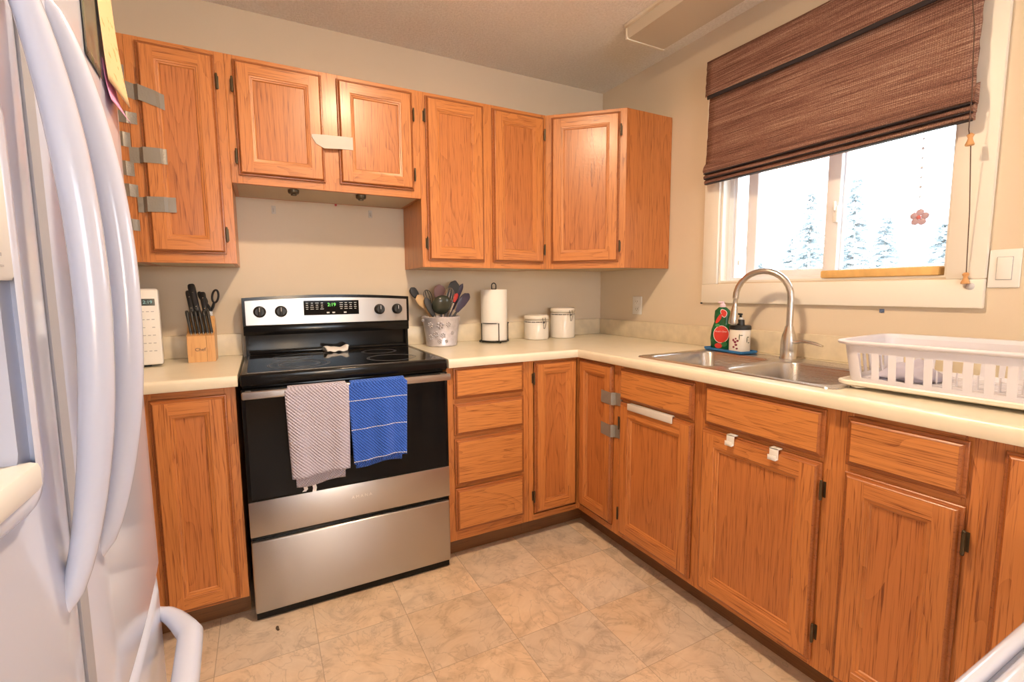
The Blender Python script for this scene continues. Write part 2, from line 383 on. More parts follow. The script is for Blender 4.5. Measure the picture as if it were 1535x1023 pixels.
def text(parent, name, s, size, loc, rot, m, ext=0.0003, align='CENTER'):
    """lettering as a thin mesh, placed in world coordinates"""
    cu = bpy.data.curves.new(name, 'FONT'); cu.body = s; cu.size = size; cu.extrude = ext; cu.align_x = align; cu.align_y = 'CENTER'
    t = bpy.data.objects.new(name, cu); COL.objects.link(t)
    dg = bpy.context.evaluated_depsgraph_get(); me = bpy.data.meshes.new_from_object(t.evaluated_get(dg))
    bpy.data.objects.remove(t); bpy.data.curves.remove(cu)
    me.name = name
    M_ = Matrix.Translation(loc) @ rot.to_matrix().to_4x4() if not isinstance(rot, Matrix) else Matrix.Translation(loc) @ rot.to_4x4()
    me.transform(local_matrix(parent).inverted() @ M_ if parent else M_)
    me.materials.clear(); me.materials.append(m)
    o = bpy.data.objects.new(name, me); COL.objects.link(o); o.parent = parent; return o
FACE_FRONT = Matrix(((1, 0, 0), (0, 0, -1), (0, 1, 0)))          # letters reading along +x, facing -y
FACE_LEFT = Matrix(((0, 0, -1), (-1, 0, 0), (0, 1, 0)))           # reading along -y, facing -x
FACE_RIGHT = Matrix(((0, 0, 1), (1, 0, 0), (0, 1, 0)))            # reading along +y, facing +x

# ---------------------------------------------------------------- the room shell
X0, Y0, ZC = -3.0, -5.6, 2.422
structure(MB().box((X0 - .1, Y0 - .1, -.06), (.14, .1, 0)).done('floor', FLOOR))
structure(MB().box((X0 - .1, Y0 - .1, ZC), (.14, .1, ZC + .06)).done('ceiling', CEIL))
structure(MB().box((X0 - .1, 0, 0), (.14, .1, ZC)).done('wall_back', WALL))
structure(MB().box((X0 - .1, Y0, 0), (X0, 0, ZC)).done('wall_left', WALL))
WY0, WY1, WZ0, WZ1 = -1.782, -0.908, 1.228, 2.13
b = MB()
b.box((0, Y0, 0), (.14, WY0, ZC)).box((0, WY1, 0), (.14, 0, ZC)).box((0, WY0, 0), (.14, WY1, WZ0)).box((0, WY0, WZ1), (.14, WY1, ZC))
structure(b.done('wall_right', WALL))
b = MB()
PX0, PX1, PZ1 = -2.45, -.65, 2.1
b.box((X0, Y0 - .1, 0), (PX0, Y0, ZC)).box((PX1, Y0 - .1, 0), (0, Y0, ZC)).box((PX0, Y0 - .1, PZ1), (PX1, Y0, ZC)).box((PX0, Y0 - .1, 0), (PX1, Y0, 1.0))
structure(b.done('wall_rear', WALL))
b = MB()
for x in (PX0, (PX0 + PX1) / 2 - .03, PX1 - .06): b.box((x, Y0 - .08, 1.0), (x + .06, Y0 - .02, PZ1), .005)
b.box((PX0 + .06, Y0 - .08, 1.0), (PX1 - .06, Y0 - .02, 1.06), .005).box((PX0 + .06, Y0 - .08, PZ1 - .06), (PX1 - .06, Y0 - .02, PZ1), .005)
fill_win = structure(b.done('rear_fill_window', VINYL))  # unseen rear window, added and sized to let in cool fill
MB().box((PX0 + .05, Y0 - .053, 1.05), (PX1 - .05, Y0 - .047, PZ1 - .05)).done('pane', GLASS, fill_win)
structure(MB().box((.14, -30, -.9), (60, 30, -.8)).done('ground', plain('pale_winter_lawn', (0.42, 0.43, 0.36), rough=0.95, var=.3, vscale=.8)))

# window in the right wall: casing, vinyl frame, two sashes
b = MB()
b.box((-.018, -.908, 1.222), (0, -.824, 2.21), .003).box((-.018, -1.877, 1.222), (0, -1.782, 2.21), .003)
b.box((-.018, -1.782, 2.13), (0, -.908, 2.21), .003)
b.box((-.020, -1.877, 1.131), (0, -.824, 1.2215), .003)
structure(b.done('trim_1', TRIM))
b = MB()                                                   # painted jamb boards lining the opening
b.box((-.001, -.918, 1.2285), (.06, -.9085, 2.129)).box((-.001, -1.7815, 1.2285), (.06, -1.772, 2.129)).box((-.001, -1.772, 1.2285), (.06, -.918, 1.236)).box((-.001, -1.772, 2.12), (.06, -.918, 2.129))
structure(b.done('trim_2', TRIM))
win = thing('window_1', 'white vinyl sliding window under the brown woven blind', 'window', (.08, -1.345, 1.23)); win['kind'] = 'structure'
b = MB()
y0, y1, z0, z1 = -1.7815, -.9085, 1.2285, 2.1295
def frame(b, x0, x1, ya, yb, za, zb, wl, wr, wb, wt, bev=.004):
    """ya>yb; wl = stile at ya (left as seen), wr at yb"""
    b.box((x0, ya - wl, za), (x1, ya, zb), bev).box((x0, yb, za), (x1, yb + wr, zb), bev)
    b.box((x0 + .001, yb + wr, za), (x1 - .001, ya - wl, za + wb), bev).box((x0 + .001, yb + wr, zb - wt), (x1 - .001, ya - wl, zb), bev)
frame(b, .045, .125, y1, y0, z0, z1, .032, .030, .022, .03)
b.box((.050, -.955, z0 + .02), (.060, -.942, z1 - .03), .003)
b.done('window_frame', VINYL, win)
b = MB(); frame(b, .058, .082, -1.005, -1.405, 1.243, 2.10, .048, .050, .036, .04)
sash = b.done('sash', VINYL, win)
MB().box((.068, -1.360, 1.275), (.072, -1.050, 2.065)).done('pane', GLASS, sash)
b = MB(); frame(b, .088, .112, -1.372, -1.752, 1.243, 2.10, .034, .016, .030, .04)
sash = b.done('sash', VINYL, win)
MB().box((.098, -1.738, 1.271), (.102, -1.404, 2.065)).done('pane', GLASS, sash)
MB().box((.098, -1.000, 1.248), (.102, -.938, 2.10)).done('side_pane', GLASS, win)
b = MB(); b.box((.040, -1.408, 1.455), (.060, -1.392, 1.52), .004).box((.028, -1.404, 1.50), (.044, -1.397, 1.535), .003)
b.done('latch', WHITEP, win)
MB().box((.050, -.978, 1.31), (.058, -.968, 1.332), .002).done('tilt_clip', WHITEP, win)

# ---------------------------------------------------------------- cabinets
def rect(x0, x1, z0, z1, e, y): return [(x0 + e, y, z0 + e), (x1 - e, y, z0 + e), (x1 - e, y, z1 - e), (x0 + e, y, z1 - e)]
def hinge(door, x, z, s):
    """exposed face-frame hinge: barrel by the door edge and a small leaf on the frame; s = side of the door"""
    b = MB()
    b.cyl((x + s * .004, -.0145, z - .024), (x + s * .004, -.0145, z + .024), .0042, seg=10)
    b.box((x + s * .003, -.0025, z - .023), (x + s * .0105, -.0006, z + .023), .0006)
    b.sphere((x + s * .004, -.0145, z + .026), .0040, seg=8).sphere((x + s * .004, -.0145, z - .026), .0040, seg=8)
    b.done('hinge', HINGE, door, world=False)
def door(par, x0, x1, z0, z1, fr=.052, hinges=(), name='door'):
    b = MB(); F = -.020; o_ = .0125
    V_, H_ = 0, 1
    ms = [H_, V_, H_, V_]                                   # bottom, right, top, left
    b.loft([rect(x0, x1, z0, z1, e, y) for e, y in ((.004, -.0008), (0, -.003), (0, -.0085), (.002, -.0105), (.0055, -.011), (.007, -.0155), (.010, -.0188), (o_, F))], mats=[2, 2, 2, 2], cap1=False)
    ix0, ix1, iz0, iz1 = x0 + fr, x1 - fr, z0 + fr, z1 - fr
    b.poly([(x0 + o_, F, z0 + o_), (ix0, F, z0 + o_), (ix0, F, z1 - o_), (x0 + o_, F, z1 - o_)], V_)
    b.poly([(ix1, F, z0 + o_), (x1 - o_, F, z0 + o_), (x1 - o_, F, z1 - o_), (ix1, F, z1 - o_)], V_)
    b.poly([(ix0, F, z0 + o_), (ix1, F, z0 + o_), (ix1, F, iz0), (ix0, F, iz0)], H_)
    b.poly([(ix0, F, iz1), (ix1, F, iz1), (ix1, F, z1 - o_), (ix0, F, z1 - o_)], H_)
    b.loft([rect(x0, x1, z0, z1, fr + e, y) for e, y in ((0, F), (.0015, -.0178), (.005, -.0172), (.0075, -.0165), (.0085, -.0135), (.013, -.0125), (.016, -.009))], mats=ms, cap0=False, cap1=False)
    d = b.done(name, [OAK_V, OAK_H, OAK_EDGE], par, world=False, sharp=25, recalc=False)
    e = fr + .0158
    b = MB(); b.box((x0 + e, -.0085, z0 + e), (x1 - e, -.004, z1 - e)); b.done('panel', OAK_PANEL, d, world=False)
    for hx, hz in hinges: hinge(d, hx, hz, 1 if hx > (x0 + x1) / 2 else -1)
    return d
def drawer(par, x0, x1, z0, z1, name='drawer'):
    b = MB()
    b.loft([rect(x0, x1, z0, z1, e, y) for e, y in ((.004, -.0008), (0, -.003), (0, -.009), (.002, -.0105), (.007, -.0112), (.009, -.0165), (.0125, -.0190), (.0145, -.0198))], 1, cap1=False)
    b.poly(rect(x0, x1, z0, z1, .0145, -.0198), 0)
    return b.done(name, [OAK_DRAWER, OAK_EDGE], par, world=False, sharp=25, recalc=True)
def face_frame(b, x0, x1, z0, z1, stiles, rails, y=0.0, t=.019):
    """stiles: (xa, xb) full height; rails: (xa, xb, za, zb)"""
    for a, c in stiles: b.box((a, y, z0), (c, y + t, z1), .0008, 1, 0)
    for a, c, d, e in rails: b.box((a, y + .0003, d), (c, y + t, e), .0008, 1, 1)
def carcass(par, x0, x1, z0, z1, depth, stiles, rails, toe=False, floor_z=None):
    b = MB()
    face_frame(b, x0, x1, z0, z1, stiles, rails)
    t = .015
    b.box((x0, .019, z0), (x0 + t, depth, z1), 0, 1, 0).box((x1 - t, .019, z0), (x1, depth, z1), 0, 1, 0)
    b.box((x0 + t, .019, z0 + .02), (x1 - t, depth, z0 + .032), 0, 1, 1)
    if z0 > 1: b.box((x0 + t, .019, z1 - .02), (x1 - t, depth, z1 - .008), 0, 1, 1)
    b.box((x0 + t, depth - .006, z0), (x1 - t, depth, z1), 0, 1, 0)
    o = b.done('body', [OAK_V, OAK_H], par, world=False)
    if toe:
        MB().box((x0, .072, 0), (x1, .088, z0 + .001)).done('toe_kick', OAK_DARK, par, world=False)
    return o
BZ0, BZ1 = .097, .876
# base cabinet left of the stove
c = thing('base_cabinet', 'oak base cabinet between white fridge and stove, under the microwave counter', 'cabinet', (-2.345, -.61, 0))
carcass(c, -.64, .277, BZ0, BZ1, .60, [(-.64, -.60), (-.02, .040), (.243, .277)], [(-.60, -.02, .84, BZ1), (-.60, -.02, BZ0, .135), (.04, .243, .84, BZ1), (.04, .243, BZ0, .135)], toe=True)
door(c, .033, .2495, .106, .850, fr=.052)
door(c, -.61, -.012, .106, .850, fr=.052)
# drawer stack right of the stove
c = thing('drawer_cabinet', 'oak base cabinet with a stack of four drawers right of the stove', 'cabinet', (-1.295, -.61, 0))
carcass(c, 0, .398, BZ0, BZ1, .60, [(0, .036), (.36, .398)], [(.036, .36, BZ0, .15), (.036, .36, .325, .35), (.036, .36, .55, .575), (.036, .36, .705, .735), (.036, .36, .85, BZ1)], toe=True)
for za, zb in ((.736, .872), (.576, .716), (.352, .560), (.144, .338)): drawer(c, .027, .368, za, zb)
# corner cabinet with a folding pair of doors
c = thing('corner_base_cabinet', 'oak corner base cabinet with two narrow doors meeting at the inner corner', 'cabinet', (-.61, -.61, 0))
b = MB()
b.box((-.286, 0, BZ0), (-.26, .019, BZ1), .0008, 1, 0).box((-.26, .0003, BZ0), (0, .019, .125), 0, 1, 1).box((-.26, .0003, .862), (0, .019, BZ1), 0, 1, 1)
b.box((0, -.294, BZ0), (.019, -.262, BZ1), .0008, 1, 0).box((.0003, -.262, BZ0), (.019, 0, .125), 0, 1, 1).box((.0003, -.262, .862), (.019, 0, BZ1), 0, 1, 1)
b.box((-.014, -.014, BZ0 + .01), (.0, .0, BZ1 - .002)).box((-.286, .019, BZ0), (-.272, .6, BZ1)).box((.019, -.294, BZ0), (.6, -.28, BZ1)).box((-.272, .588, BZ0), (.588, .6, BZ1)).box((.588, -.28, BZ0), (.6, .588, BZ1))
b.box((-.272, .019, BZ0 + .02), (.588, .588, BZ0 + .03), 0, 1, 1)
b.done('body', [OAK_V, OAK_H], c, world=False)
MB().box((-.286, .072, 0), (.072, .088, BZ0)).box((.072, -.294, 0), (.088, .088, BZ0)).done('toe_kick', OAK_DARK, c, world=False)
door(c, -.259, -.0206, .135, .866, fr=.047, hinges=[(-.259, .79), (-.259, .22)])
dr = door(c, .0206, .268, .135, .866, fr=.047)
for o in [dr] + list(dr.children):
    if o is dr: o.rotation_euler = (0, 0, -PI / 2)
def run(loc, name, label): return thing(name, label, 'cabinet', loc, -PI / 2)
# sink cabinet (two false drawer fronts, two doors); local x runs towards the camera
c = run((-.61, -.904, 0), 'sink_cabinet', 'wide oak cabinet under the sink with two doors and two fronts above')
carcass(c, 0, .884, BZ0, BZ1, .60, [(0, .033), (.407, .478), (.850, .884)],
        [(.033, .407, BZ0, .15), (.478, .85, BZ0, .15), (.033, .407, .70, .745), (.478, .85, .70, .745), (.033, .407, .845, BZ1), (.478, .85, .845, BZ1)], toe=True)
drawer(c, .023, .418, .726, .862, 'false_front'); drawer(c, .466, .865, .728, .864, 'false_front')
door(c, .025, .419, .122, .716, fr=.056, hinges=[(.025, .62), (.025, .21)])
door(c, .458, .862, .118, .713, fr=.056, hinges=[(.862, .637), (.862, .21)])
c = run((-.61, -1.788, 0), 'base_cabinet', 'single door oak base cabinet with one drawer, right of sink cabinet below dish rack')
carcass(c, 0, .305, BZ0, BZ1, .60, [(0, .045), (.27, .305)], [(.045, .27, BZ0, .15), (.045, .27, .70, .745), (.045, .27, .845, BZ1)], toe=True)
drawer(c, .036, .281, .730, .860); door(c, .037, .282, .118, .711, fr=.052, hinges=[(.282, .631), (.282, .21)])
c = run((-.61, -2.093, 0), 'base_cabinet', 'oak base cabinet at the right edge of the photo, cut off by the frame')
carcass(c, 0, .62, BZ0, BZ1, .60, [(0, .045), (.575, .62)], [(.045, .575, BZ0, .15), (.045, .575, .845, BZ1)], toe=True)
door(c, .032, .305, .118, .857, fr=.052); door(c, .315, .588, .118, .857, fr=.052)

UZ0, UZ1 = 1.31, 2.097
UD = .309
def upper(name, label, x0, x1, z0, stiles, rails):
    c = thing(name, label, 'cabinet', (x0, -.312, 0))
    w_ = x1 - x0
    carcass(c, 0, w_, z0, UZ1, UD, [(a - x0, d - x0) for a, d in stiles], [(a - x0, d - x0, e, f) for a, d, e, f in rails])
    b = MB(); b.box((.0155, .0195, z0 + .001), (w_ - .0155, UD - .0005, z0 + .0195)); b.done('bottom_board', plain('pale_cabinet_underside', (.60, .50, .36), .6), c, world=False)
    return c
def ud(c, x0, x1, z0, z1, hs=(), fr=.052):
    ox = c.location.x
    return door(c, x0 - ox, x1 - ox, z0, z1, fr, [(a - ox, z) for a, z in hs])
c = upper('wall_cabinet', 'oak wall cabinet behind the fridge, only its taped edge showing', -2.998, -2.3485, UZ0, [(-2.998, -2.96), (-2.408, -2.3485)], [(-2.96, -2.408, UZ0, 1.35), (-2.96, -2.408, 2.06, UZ1)])
ud(c, -2.97, -2.40, 1.343, 2.081)
c = upper('wall_cabinet', 'tall oak wall cabinet left of the stove, its door held by three long grey tapes', -2.348, -2.0465, UZ0, [(-2.348, -2.306), (-2.09, -2.0465)], [(-2.306, -2.09, UZ0, 1.355), (-2.306, -2.09, 2.06, UZ1)])
ud(c, -2.316, -2.078, 1.346, 2.081, [(-2.078, 1.986), (-2.078, 1.42)])
c = upper('wall_cabinet', 'short oak wall cabinet above the stove, two doors joined by pale tape', -2.046, -1.2925, 1.622, [(-2.046, -2.008), (-1.712, -1.638), (-1.335, -1.2925)], [(-2.008, -1.712, 1.622, 1.662), (-1.638, -1.335, 1.622, 1.662), (-2.008, -1.712, 2.06, UZ1), (-1.638, -1.335, 2.06, UZ1)])
ud(c, -2.020, -1.704, 1.652, 2.080, [(-2.020, 1.985), (-2.020, 1.721)])
ud(c, -1.646, -1.325, 1.654, 2.080, [(-1.325, 1.985), (-1.325, 1.724)])
b = MB(); x0 = c.location.x
for px, py in ((-1.826, -.262), (-1.554, -.269)):
    b = MB(); b.lathe([(.022, 1.6225), (.022, 1.612), (.019, 1.607), (.012, 1.605), (.011, 1.600), (.001, 1.599)], (px, py, 0), 20)
    b.done('light_knob', HINGE, c)
c = upper('wall_cabinet', 'tall two door oak wall cabinet right of the stove', -1.292, -.6165, UZ0, [(-1.292, -1.256), (-.987, -.918), (-.645, -.6165)], [(-1.256, -.987, UZ0, 1.355), (-.918, -.645, UZ0, 1.355), (-1.256, -.987, 2.06, UZ1), (-.918, -.645, 2.06, UZ1)])
ud(c, -1.266, -.977, 1.340, 2.080, [(-1.266, 1.991), (-1.266, 1.421)])
ud(c, -.930, -.634, 1.340, 2.080, [(-.634, 1.995), (-.634, 1.41)])
# diagonal corner wall cabinet
P0, P1 = Vector((-.616, -.312, 0)), Vector((-.312, -.586, 0))
ang = math.atan2(P1.y - P0.y, P1.x - P0.x); DW = (P1 - P0).length
c = thing('corner_wall_cabinet', 'oak corner wall cabinet with a door set diagonally beside the window', 'cabinet', P0, ang)
b = MB()
face_frame(b, 0, DW, UZ0, UZ1, [(0, .045), (DW - .040, DW)], [(.045, DW - .04, UZ0, 1.35), (.045, DW - .04, 2.06, UZ1)])
b.done('face_frame', [OAK_V, OAK_H], c, world=False)
b = MB(); b.box((-.3125, -.586, UZ0), (-.003, -.572, UZ1), .001, 1); b.done('end_panel', OAK_PANEL, c)
b = MB()
b.prism([(-.603, -.306), (-.326, -.557), (-.326, -.571), (-.003, -.571), (-.003, -.003), (-.615, -.003), (-.615, -.306)], UZ0 + .006, UZ1 - .006)
b.done('body', plain('cabinet_interior', (.55, .42, .26), .6), c)
door(c, .030, DW - .031, 1.340, 2.080, .052, [(DW - .031, 1.99), (DW - .031, 1.42)])

# ---------------------------------------------------------------- countertops
CZ = .914
def nosing(b, path, zt=CZ, zb=.876):
    """rounded front edge swept along path (outward normal on the right-hand side of travel)"""
    prof = [(-.030, zt), (-.012, zt), (-.005, zt - .0016), (-.0012, zt - .006), (0, zt - .013), (0, zb + .004), (-.002, zb), (-.030, zb)]
    pts = [Vector((x, y, 0)) for x, y in path]; loops = []
    for i, p in enumerate(pts):
        ds = []
        if i > 0: ds.append((pts[i] - pts[i - 1]).normalized())
        if i < len(pts) - 1: ds.append((pts[i + 1] - pts[i]).normalized())
        ns = [Vector((d.y, -d.x, 0)) for d in ds]; n = sum(ns, Vector()); n = n / n.dot(ns[0])
        loops.append([tuple(p + n * o + Vector((0, 0, z))) for o, z in prof])
    b.loft(loops)
ct = thing('countertop', 'long cream laminate countertop turning the corner from stove to sink', 'countertop', (-.3, -.3, .876))
b = MB()
nosing(b, [(-1.2945, -.640), (-.640, -.640), (-.640, -2.72)])
SX0, SX1, SY0, SY1 = -.560, -.090, -1.748, -.985            # sink cut-out
for a, d in (((-1.2945, -.612), (-.612, -.001)), ((-.612, SY1), (-.001, -.001)), ((-.612, SY0), (SX0, SY1)), ((SX1, SY0), (-.001, SY1)), ((-.612, -2.72), (-.001, SY0))):
    b.box((a[0], a[1], .8765), (d[0], d[1], CZ))
b.done('worktop', LAMI, ct)
b = MB()
b.box((-1.2945, -.021, CZ), (-.001, -.001, 1.013), .004).box((-.021, -2.72, CZ), (-.001, -.021, 1.013), .004)
b.done('backsplash', LAMI_S, ct)
c2 = thing('countertop', 'short cream countertop between fridge and stove holding the knife block', 'countertop', (-2.5, -.3, .876))
b = MB(); nosing(b, [(-2.998, -.640), (-2.058, -.640)]); b.box((-2.998, -.612, .8765), (-2.058, -.001, CZ)); b.done('worktop', LAMI, c2)
MB().box((-2.998, -.021, CZ), (-2.058, -.001, 1.013), .004).done('backsplash', LAMI_S, c2)

# ---------------------------------------------------------------- sink and faucet
sk = thing('kitchen_sink', 'double bowl stainless steel sink set into the cream counter', 'sink', (-.32, -1.36, CZ))
def rrect(x0, x1, y0, y1, r, z, n=6):
    out = []
    for cx, cy, a0 in ((x1 - r, y1 - r, 0), (x0 + r, y1 - r, PI / 2), (x0 + r, y0 + r, PI), (x1 - r, y0 + r, 1.5 * PI)):
        for k in range(n + 1):
            a = a0 + PI / 2 * k / n; out.append((cx + r * math.cos(a), cy + r * math.sin(a), z))
    return out
rx0, rx1, ry0, ry1 = -.578, -.072, -1.765, -.968
bowls = [(-.548, -.178, -1.338, -1.000), (-.548, -.178, -1.732, -1.374)]
b = MB()
b.loft([rrect(rx0, rx1, ry0, ry1, .03, CZ + .0005), rrect(rx0 + .002, rx1 - .002, ry0 + .002, ry1 - .002, .03, CZ + .004), rrect(rx0 + .014, rx1 - .014, ry0 + .014, ry1 - .014, .024, CZ + .003)], cap0=False, cap1=False)
# deck with two openings: bridge faces via triangle fill
zt = CZ + .003
t = bmesh.new(); edges = []
def ring(pts):
    vs = [t.verts.new(p) for p in pts]
    for i in range(len(vs)): edges.append(t.edges.new((vs[i], vs[(i + 1) % len(vs)])))
ring(rrect(rx0 + .014, rx1 - .014, ry0 + .014, ry1 - .014, .024, zt))
for x0, x1, y0, y1 in bowls: ring(rrect(x0, x1, y0, y1, .055, zt))
bmesh.ops.triangle_fill(t, edges=edges, use_beauty=True)
b._merge(t, 0)
b.done('rim', SINK, sk)
for x0, x1, y0, y1 in bowls:
    b = MB(); q = lambda e, z, r=.055: rrect(x0 + e, x1 - e, y0 + e, y1 - e, r, z)
    b.loft([q(0, zt), q(.003, zt - .002), q(.006, zt - .008), q(.010, zt - .10), q(.016, zt - .150), q(.03, zt - .168), q(.06, zt - .174), q(.12, zt - .178, .04)], cap0=False, cap1=True)
    o = b.done('bowl', SINK, sk, sharp=60)
    MB().lathe([(.045, 0), (.043, .003), (.034, .002), (.03, -.004)], ((x0 + x1) / 2, (y0 + y1) / 2, zt - .1775), 24).done('drain', NICKEL, o)
fc = thing('faucet', 'brushed nickel gooseneck faucet behind the sink', 'faucet', (-.118, -1.322, CZ + .003))
FX, FY = -.122, -1.345
b = MB(); b.lathe([(.031, .9172), (.031, .922), (.0285, .926), (.029, .955), (.0285, .985), (.025, 1.010), (.0175, 1.035), (.0155, 1.048)], (FX, FY, 0), 28)
b.done('base', NICKEL, fc, sharp=50)
d = Vector((-.045, .212, 0)); D = d.length; dn = d.normalized(); R_ = .109
pts = [Vector((FX, FY, 1.045)), Vector((FX, FY, 1.10)), Vector((FX, FY, 1.158))]
for k in range(1, 15):
    a = PI - PI * k / 15 * 1.08
    pts.append(Vector((FX, FY, 1.160)) + dn * (R_ + R_ * math.cos(a)) + Vector((0, 0, R_ * math.sin(a))))
b = MB(); b.tube(pts, .0125, 16); b.done('spout', NICKEL, fc, sharp=60)
e = pts[-1]; tdir = (pts[-1] - pts[-2]).normalized(); tdir = (tdir + Vector((0, 0, -.5))).normalized()
b = MB()
b.tube([e - tdir * .002, e + tdir * .006, e + tdir * .03, e + tdir * .034, e + tdir * .075, e + tdir * .105, e + tdir * .112], [.0128, .0095, .0095, .0105, .0165, .021, .0195], 18)
b.done('spray_head', NICKEL, fc, sharp=40)
b = MB(); b.tube([(FX, FY - .02, .985), (FX - .003, FY - .06, .993), (FX - .006, FY - .105, .989), (FX - .008, FY - .135, .981)], [.012, .012, .011, .006], 12, flat=(1.0, .6))
b.done('lever', NICKEL, fc, sharp=60)

# ---------------------------------------------------------------- range
SXL, SXR = -2.052, -1.302
SW = SXR - SXL; SM = (SXL + SXR) / 2
st = thing('kitchen_range', 'black and stainless electric range with glass cooktop', 'stove', (SM, -.33, 0))
b = MB(); b.box((SXL + .004, -.60, .03), (SXR - .004, -.025, .893), .004)
for x in (SXL + .05, SXR - .05):
    for y in (-.55, -.08): b.cyl((x, y, 0), (x, y, .03), .018, seg=12)
b.done('body', BLACK, st)
ck = MB(); ck.box((SXL, -.645, .872), (SXR, -.085, .9155), .008, 3)
cook = ck.done('cooktop', BLACK, st)
gl = MB(); gl.box((SXL + .022, -.622, .9150), (SXR - .022, -.105, .9172), .001, 1)
gl.done('glass_surface', BLACKGLASS, cook)
b = MB()
for x0, y0, x1, y1 in ((SXL + .020, -.625, SXR - .020, -.621), (SXL + .020, -.106, SXR - .020, -.102), (SXL + .019, -.625, SXL + .023, -.102), (SXR - .023, -.625, SXR - .019, -.102)):
    b.box((x0, y0, .9152), (x1, y1, .9178), .0008, 1)
b.done('cooktop_trim', plain('dark_bright_trim', (.22, .20, .18), .25, metal=.9), cook)
RING = plain('grey_burner_print', (.075, .072, .068), rough=.3)
for bx, by, rr in ((SXL + .20, -.475, (.112, .075)), (SXR - .19, -.475, (.10,)), (SXL + .19, -.235, (.078,)), (SXR - .19, -.235, (.078,)), (SM, -.19, (.05,))):
    b = MB()
    for r in rr:
        for dr_ in (0, -.007):
            q = r + dr_
            b.loft([[(bx + (q + e_) * math.cos(2 * PI * j / 64), by + (q + e_) * math.sin(2 * PI * j / 64), z) for j in range(64)] for e_, z in ((-.0012, .9172), (-.0012, .9175), (.0012, .9175), (.0012, .9172))], cap0=False, cap1=False)
    b.done('burner_ring', RING, cook)
# backguard: arched top, stainless control panel, dark recess below
def arch(x): u = (x - SM) / (SW / 2); return 1.185 - .013 * u * u
def arch_panel(b, xa, xb, z0, top, yf, yb, n=24, bev=.004):
    L0 = []; xs = [xa + (xb - xa) * i / n for i in range(n + 1)]
    prof = [(x, top(x)) for x in xs]
    pts = [(xb, z0)] + list(reversed(prof)) + [(xa, z0)]
    b.loft([[(x, yf, z) for x, z in pts], [(x, yb, z) for x, z in pts]])
bgd = MB()
arch_panel(bgd, SXL + .004, SXR - .004, 1.047, arch, -.098, -.030)
bgd.box((SXL + .004, -.094, 1.005), (SXR - .004, -.030, 1.047), .004).box((SXL + .01, -.060, .893), (SXR - .01, -.030, 1.005)).box((SXL + .01, -.088, .9158), (SXR - .01, -.060, .935), .006)
bgd.box((SXL + .010, -.090, .9158), (SXL + .022, -.058, 1.008)).box((SXR - .022, -.090, .9158), (SXR - .010, -.058, 1.008))
bk = bgd.done('backguard', BLACK, st)
b = MB(); arch_panel(b, SXL + .016, SXR - .016, 1.052, lambda x: arch(x) - .014, -.1005, -.0975)
cp = b.done('control_panel', STEEL, st)
b = MB(); b.box((SM - .122, -.1030, 1.090), (SM + .124, -.1004, 1.1575), .001, 1); ds = b.done('display', BLACKGLASS, st)
text(ds, 'clock_digits', '2:19', .022, (SM + .0, -.1033, 1.137), FACE_FRONT, LED)
rnd = random.Random(4)
b = MB()
for cx in list(range(-5, -1)) + list(range(2, 6)):
    if cx == 2: b.done('button_print', WHITEPRINT, ds); b = MB()
    for rz_ in (1.146, 1.136, 1.127, 1.118):
        x = SM + cx * .0215; L_ = rnd.uniform(.004, .008)
        b.box((x - L_, -.1034, rz_ - .0012), (x + L_, -.1029, rz_ + .0012))
for cx in (-.017, .008, .06): b.box((SM + cx - .006, -.1034, 1.097), (SM + cx + .006, -.1029, 1.1035))
b.done('button_print', WHITEPRINT, ds)
for kx in (-1.980, -1.894, -1.454, -1.367):
    b = MB(); m = Matrix.Translation((kx, -.100, 1.111)) @ Matrix.Rotation(PI / 2, 4, 'X')
    b.lathe([(.0255, 0), (.0255, .006), (.022, .010), (.0205, .024), (.018, .027)], seg=28, m=m)
    b.box((kx - .006, -.135, 1.091), (kx + .006, -.118, 1.131), .003)
    kn = b.done('knob', BLACKP, st)
    MB().box((kx - .001, -.1358, 1.112), (kx + .001, -.1345, 1.130)).done('pointer', WHITEPRINT, kn)
# oven door, handle, drawer
b = MB(); b.box((SXL, -.640, .326), (SXR, -.602, .862), .004); dv = b.done('oven_door', BLACK, st)
MB().box((SXL + .012, -.6425, .462), (SXR - .012, -.639, .836), .001, 1).done('oven_glass', BLACKGLASS, dv)
MB().box((SXL + .001, -.6435, .327), (SXR - .001, -.639, .457), .002).done('oven_door_strip', STEEL, dv)
MB().box((SXL + .004, -.688, .835), (SXR - .002, -.672, .862), .005, 3).box((SXL + .012, -.675, .840), (SXL + .032, -.638, .858), .003).box((SXR - .032, -.675, .840), (SXR - .012, -.638, .858), .003).done('oven_handle', STEEL, st)
text(dv, 'lettering', 'A M A N A', .0165, (SM + .012, -.6437, .404), FACE_FRONT, plain('pale_steel_letters', (.75, .73, .7), .3, metal=.6))
b = MB(); b.box((SXL + .001, -.640, .035), (SXR - .001, -.602, .306), .006, 3)
dw = b.done('storage_drawer', STEEL, st)
MB().box((SXL + .004, -.625, .005), (SXR - .004, -.60, .034)).box((SXL + .002, -.622, .306), (SXR - .002, -.602, .326)).done('dark_gap_strip', BLACK, st)

# white cloth folded on the cooktop's back ledge
b = MB()
def cl(u, v):
    x = -1.668 + (u - .5) * .115 * (1 - .45 * max(0, .5 - v)); y = -.128 + .045 * (v - .5) * 2
    z = .921 + .022 * math.sin(PI * min(1, v * 1.2)) * (0.8 + .2 * math.sin(9 * u)) + .003 * math.sin(14 * u + 3 * v)
    return (x, y, z)
b.grid(cl, 16, 12)
o = b.done('folded_cloth', plain('white_cotton', (.76, .74, .72), .9, bump=.4, bscale=400))
mo = o.modifiers.new('thickness', 'SOLIDIFY'); mo.thickness = .003; mo.offset = 1
tag(o, 'small white folded cloth at the back of the black cooktop', 'cloth')

